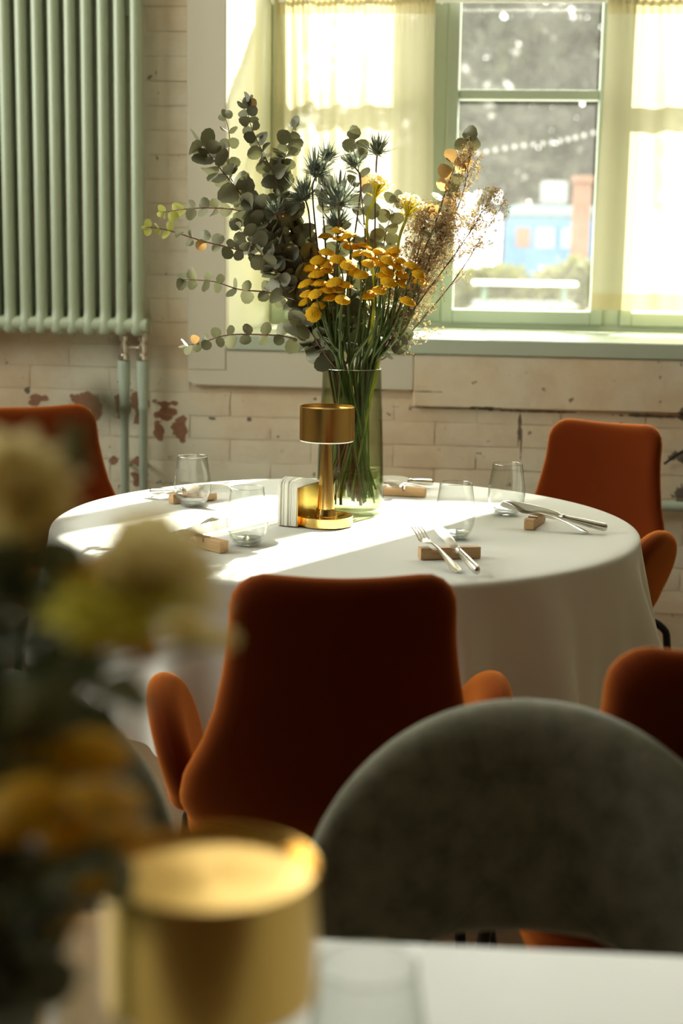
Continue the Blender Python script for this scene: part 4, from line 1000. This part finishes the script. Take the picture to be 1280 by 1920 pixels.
def near_branch(label, px, d, sizes, dens, seed):
    rnd = random.Random(seed); pts = []
    for (x, y) in px:
        d_ = F_ + R_ * ((x - 640) / FPX) - U_ * ((y - 960) / FPX); pts.append(CAM + d_ * d)
    vp = vase_path(rnd, rnd.uniform(0, 6), NVX, NVY, .9); b = vp[-1]; allp = pts + vp
    t = thing('eucalyptus_branch', label, 'flower', b, 0, 'eucalyptus of the near bouquet'); cv = curve([q - b for q in allp], 12 * (len(allp) - 1))
    G().tube(cv, .0016, 6).obj('stem', M['stem'], t); L = 0; nxt = 0
    for i in range(12 * (len(px) - 1) + 10):
        seg = cv[i + 1] - cv[i]; L += seg.length
        if L >= nxt:
            nxt += dens * rnd.uniform(.7, 1.3); tn = -seg.normalized(); sd = tn.cross(TOCAM).normalized()
            for sg in (1, -1): put_leaf(t, cv[i], sd * sg + tn * rnd.uniform(0, .8) + TOCAM * rnd.uniform(-.4, .4), rnd.uniform(*sizes), LM, rnd)
near_branch('blurred eucalyptus sprig at the top of the near bouquet', [(205, 765), (150, 830), (110, 860), (90, 1000), (100, 1250), (70, 1450), (20, 1700)], .68, (.010, .017), .030, 51)
near_branch('blurred eucalyptus branch along the left frame edge', [(20, 1060), (60, 1080), (30, 1180), (10, 1300), (0, 1500), (0, 1750)], .70, (.022, .032), .016, 52)
near_branch('blurred dark leaves below the yellow blooms of the near bouquet', [(150, 1120), (140, 1190), (90, 1270), (60, 1380), (40, 1550), (10, 1750)], .76, (.018, .026), .024, 53)
near_branch('blurred green leaves over the left grey chair', [(180, 1290), (140, 1330), (90, 1370), (60, 1480), (30, 1650), (0, 1800)], .74, (.022, .030), .015, 54)
near_branch('blurred darkest leaves beside the near brass lamp', [(210, 1600), (150, 1610), (90, 1640), (60, 1720), (0, 1850)], .73, (.018, .026), .022, 55)
near_branch('blurred leaves low at the corner of the near bouquet', [(50, 1600), (40, 1680), (20, 1760), (0, 1880)], .70, (.022, .030), .016, 56)
p = atz(250, 1850, TOP); kc = bev(G().box(-.085, .065, -.11, .095, 0, .003).obj('tan_slab', M['tan'], smooth=False), .0008); kc.location = (p.x - .0, p.y + .03, TOP); kc.rotation_euler = (0, 0, R(4))  # thin brown slab over part of the near table top
tag(kc, 'kraft brown menu lying on the near white table', 'slab')

# ------------------------------------------------------------------ outside
struct(G().box(-60, 80, WBK, 140, -.2, -.02).obj('ground_outside', M['ground'], smooth=False))
def tree(label, x, y, h, rcr, seed, n=2600, leafs=.28, matn='tree', nm='tree', zc=.62, grp='trees outside the window'):
    rnd = random.Random(seed); t = thing(nm, label, 'tree' if nm == 'tree' else 'bush', (x, y, -.02), 0, grp)
    G().tube([(0, 0, 0), (.1, 0, h * .35), (-.1, .1, h * .7)], [h * .022, h * .017, h * .006], 8).obj('trunk', M['bark'], t)
    cl = [(Vector((rnd.gauss(0, rcr * .45), rnd.gauss(0, rcr * .4), h * rnd.uniform(.22, .95))), rcr * rnd.uniform(.25, .5)) for _ in range(16)] if nm == 'tree' else [(Vector((rnd.uniform(-rcr, rcr), rnd.uniform(-.2, .2) * rcr, h * rnd.uniform(.3, .8))), rcr * .3) for _ in range(10)]
    g = G()
    for k in range(n):
        c, r_ = rnd.choice(cl); p_ = c + Vector((rnd.gauss(0, 1), rnd.gauss(0, 1), rnd.gauss(0, .8))) * r_ * .6
        if p_.z < .05: continue
        a = Vector((rnd.gauss(0, 1), rnd.gauss(0, 1), rnd.gauss(0, 1))).normalized(); b = a.orthogonal().normalized(); s = leafs * rnd.uniform(.5, 1.2)
        g.add([p_ - a * s, p_ + b * s * .6, p_ + a * s, p_ - b * s * .6], [(0, 1, 2, 3)])
    tag(g.obj('crown', M[matn], t, smooth=False), kind='stuff'); return t
TL = ['far tree at the left of the open pane', 'far tree behind the pale sign on the blue van', 'far tree above the brick pillar', 'far tree behind the sheer left curtain', 'far tree behind the right curtain', 'tall tree rising in the middle of the open pane', 'far tree beyond the window edge at right', 'far tree beyond the left curtain edge', 'far tree between the two behind the right curtain', 'far tree right of those behind the right curtain', 'far tree left of the open pane behind the folds of the curtain']
for i, (x, y, h, r_) in enumerate([(-2.5, 50, 15, 3.6), (3.5, 54, 17, 4.5), (9, 50, 15, 4), (-13, 56, 13, 4), (18, 56, 15, 4.5), (.8, 60, 19, 5), (29, 62, 15, 5), (-23, 60, 12, 4), (13.5, 58, 14, 4.5), (24, 55, 13, 4.5), (-8, 57, 14, 4.5)]):
    tree(TL[i], x, y, h, r_, 70 + i, 4300, .42)
hd = ['yellow green bush beyond the dried flowers', 'low yellow green bush in the middle of the pane', 'yellow green bush before the brick pillar']
for i, (px, Yo, h, r_) in enumerate([(905, 28, 1.25, .75), (990, 29, 1.05, .9), (1080, 27, 1.3, .75)]):
    p = at(px, 480, Yo); tree(hd[i], p.x, Yo, h, r_, 90 + i, 1500, .09, 'bush', 'bush', grp='bushes outside the window')
def on(px, Yo): return at(px, 470, Yo).x
# blue van / kiosk
Yv = 40; xa, xb = on(945, Yv), on(1135, Yv)
van = thing('blue_van', 'blurred blue food van with a pale roof outside the window', 'van', ((xa + xb) / 2, Yv, 0)); hw = (xb - xa) / 2
bev(G().box(-hw, hw, 0, 1.9, .45, 2.25).obj('body', M['blue'], van, smooth=False), .15, 3)
bev(G().box(-hw * .93, hw * .93, .05, 1.85, 2.22, 2.62).obj('roof', M['bluelight'], van, smooth=False), .16, 3)
for (a, b) in ((-.78, -.5), (-.38, -.02), (.12, .5)):
    G().box(hw * a, hw * b, -.03, .02, 1.45, 2.0).obj('van_window', M['redbrick'] if a < -.5 else M['owhite'], van, smooth=False)
for s in (-.65, .65): G().tube([(hw * s, -.05, .35), (hw * s, .25, .35)], .34, 18).obj('wheel', M['black'], van)
bx_ = on(1035, Yv); sg = bev(G().box(bx_ - .38, bx_ + .38, Yv + .3, Yv + .45, 2.66, 3.30).obj('roof_sign', M['owhite'], smooth=False), .08, 3); tag(sg, 'pale blurred sign board standing on the blue van roof', 'sign')
p = on(1087, 31); pil = thing('brick_pillar', 'red brick pillar in front of the blue van', 'pillar', (p, 31, 0))
bev(G().box(-.2, .2, 0, .4, 0, 2.85).obj('shaft', M['redbrick'], pil, smooth=False), .02); bev(G().box(-.25, .25, -.05, .45, 2.85, 3.0).obj('cap', M['redbrick'], pil, smooth=False), .02)
# picnic table
px0 = on(985, 22); pt = thing('picnic_table', 'white topped picnic table outside, beyond the glass', 'table', (px0, 22, 0))
for k, y in enumerate((-.32, -.16, 0, .16, .32)): G().box(-.85, .85, y - .07, y + .07, .80, .84).obj('plank', M['white'], pt, smooth=False)
for y in (-.75, .75): G().box(-.85, .85, y - .13, y + .13, .46, .50).obj('bench_seat', M['owhite'], pt, smooth=False)
for sx in (-.65, .65):
    g = G(); g.tube([(sx, -.75, 0), (sx, -.2, .8)], .04, 6).tube([(sx, .75, 0), (sx, .2, .8)], .04, 6).tube([(sx, -.75, .44), (sx, .75, .44)], .035, 6); g.obj('trestle', M['greenwood'], pt)
# string of lamps
sl_ = thing('string_lights', 'drooping string of white bulbs outside the window', 'string lights', (0, 18, 0))
cvp = [at(x, y, 18) - Vector((0, 18, 0)) for x, y in [(840, 292), (900, 282), (970, 270), (1040, 262), (1100, 248), (1180, 225)]]; cv = curve(cvp, 60)
G().tube(cv, .008, 5).obj('wire', M['black'], sl_)
bulb = G().lathe([(0, -.04), (.02, -.034), (.028, -.015), (.02, .005), (.01, .015), (0, .018)], 10).mesh('bulb', M['bulbglass'])
for q in (cvp[0], cvp[-1]): G().tube([(q.x, q.y, q.z), (q.x, q.y, -.02)], .03, 6).obj('post', M['bark'], sl_)
for i in range(2, 60, 3): o = link('bulb', bulb, sl_); o.location = cv[i] - Vector((0, 0, .02))
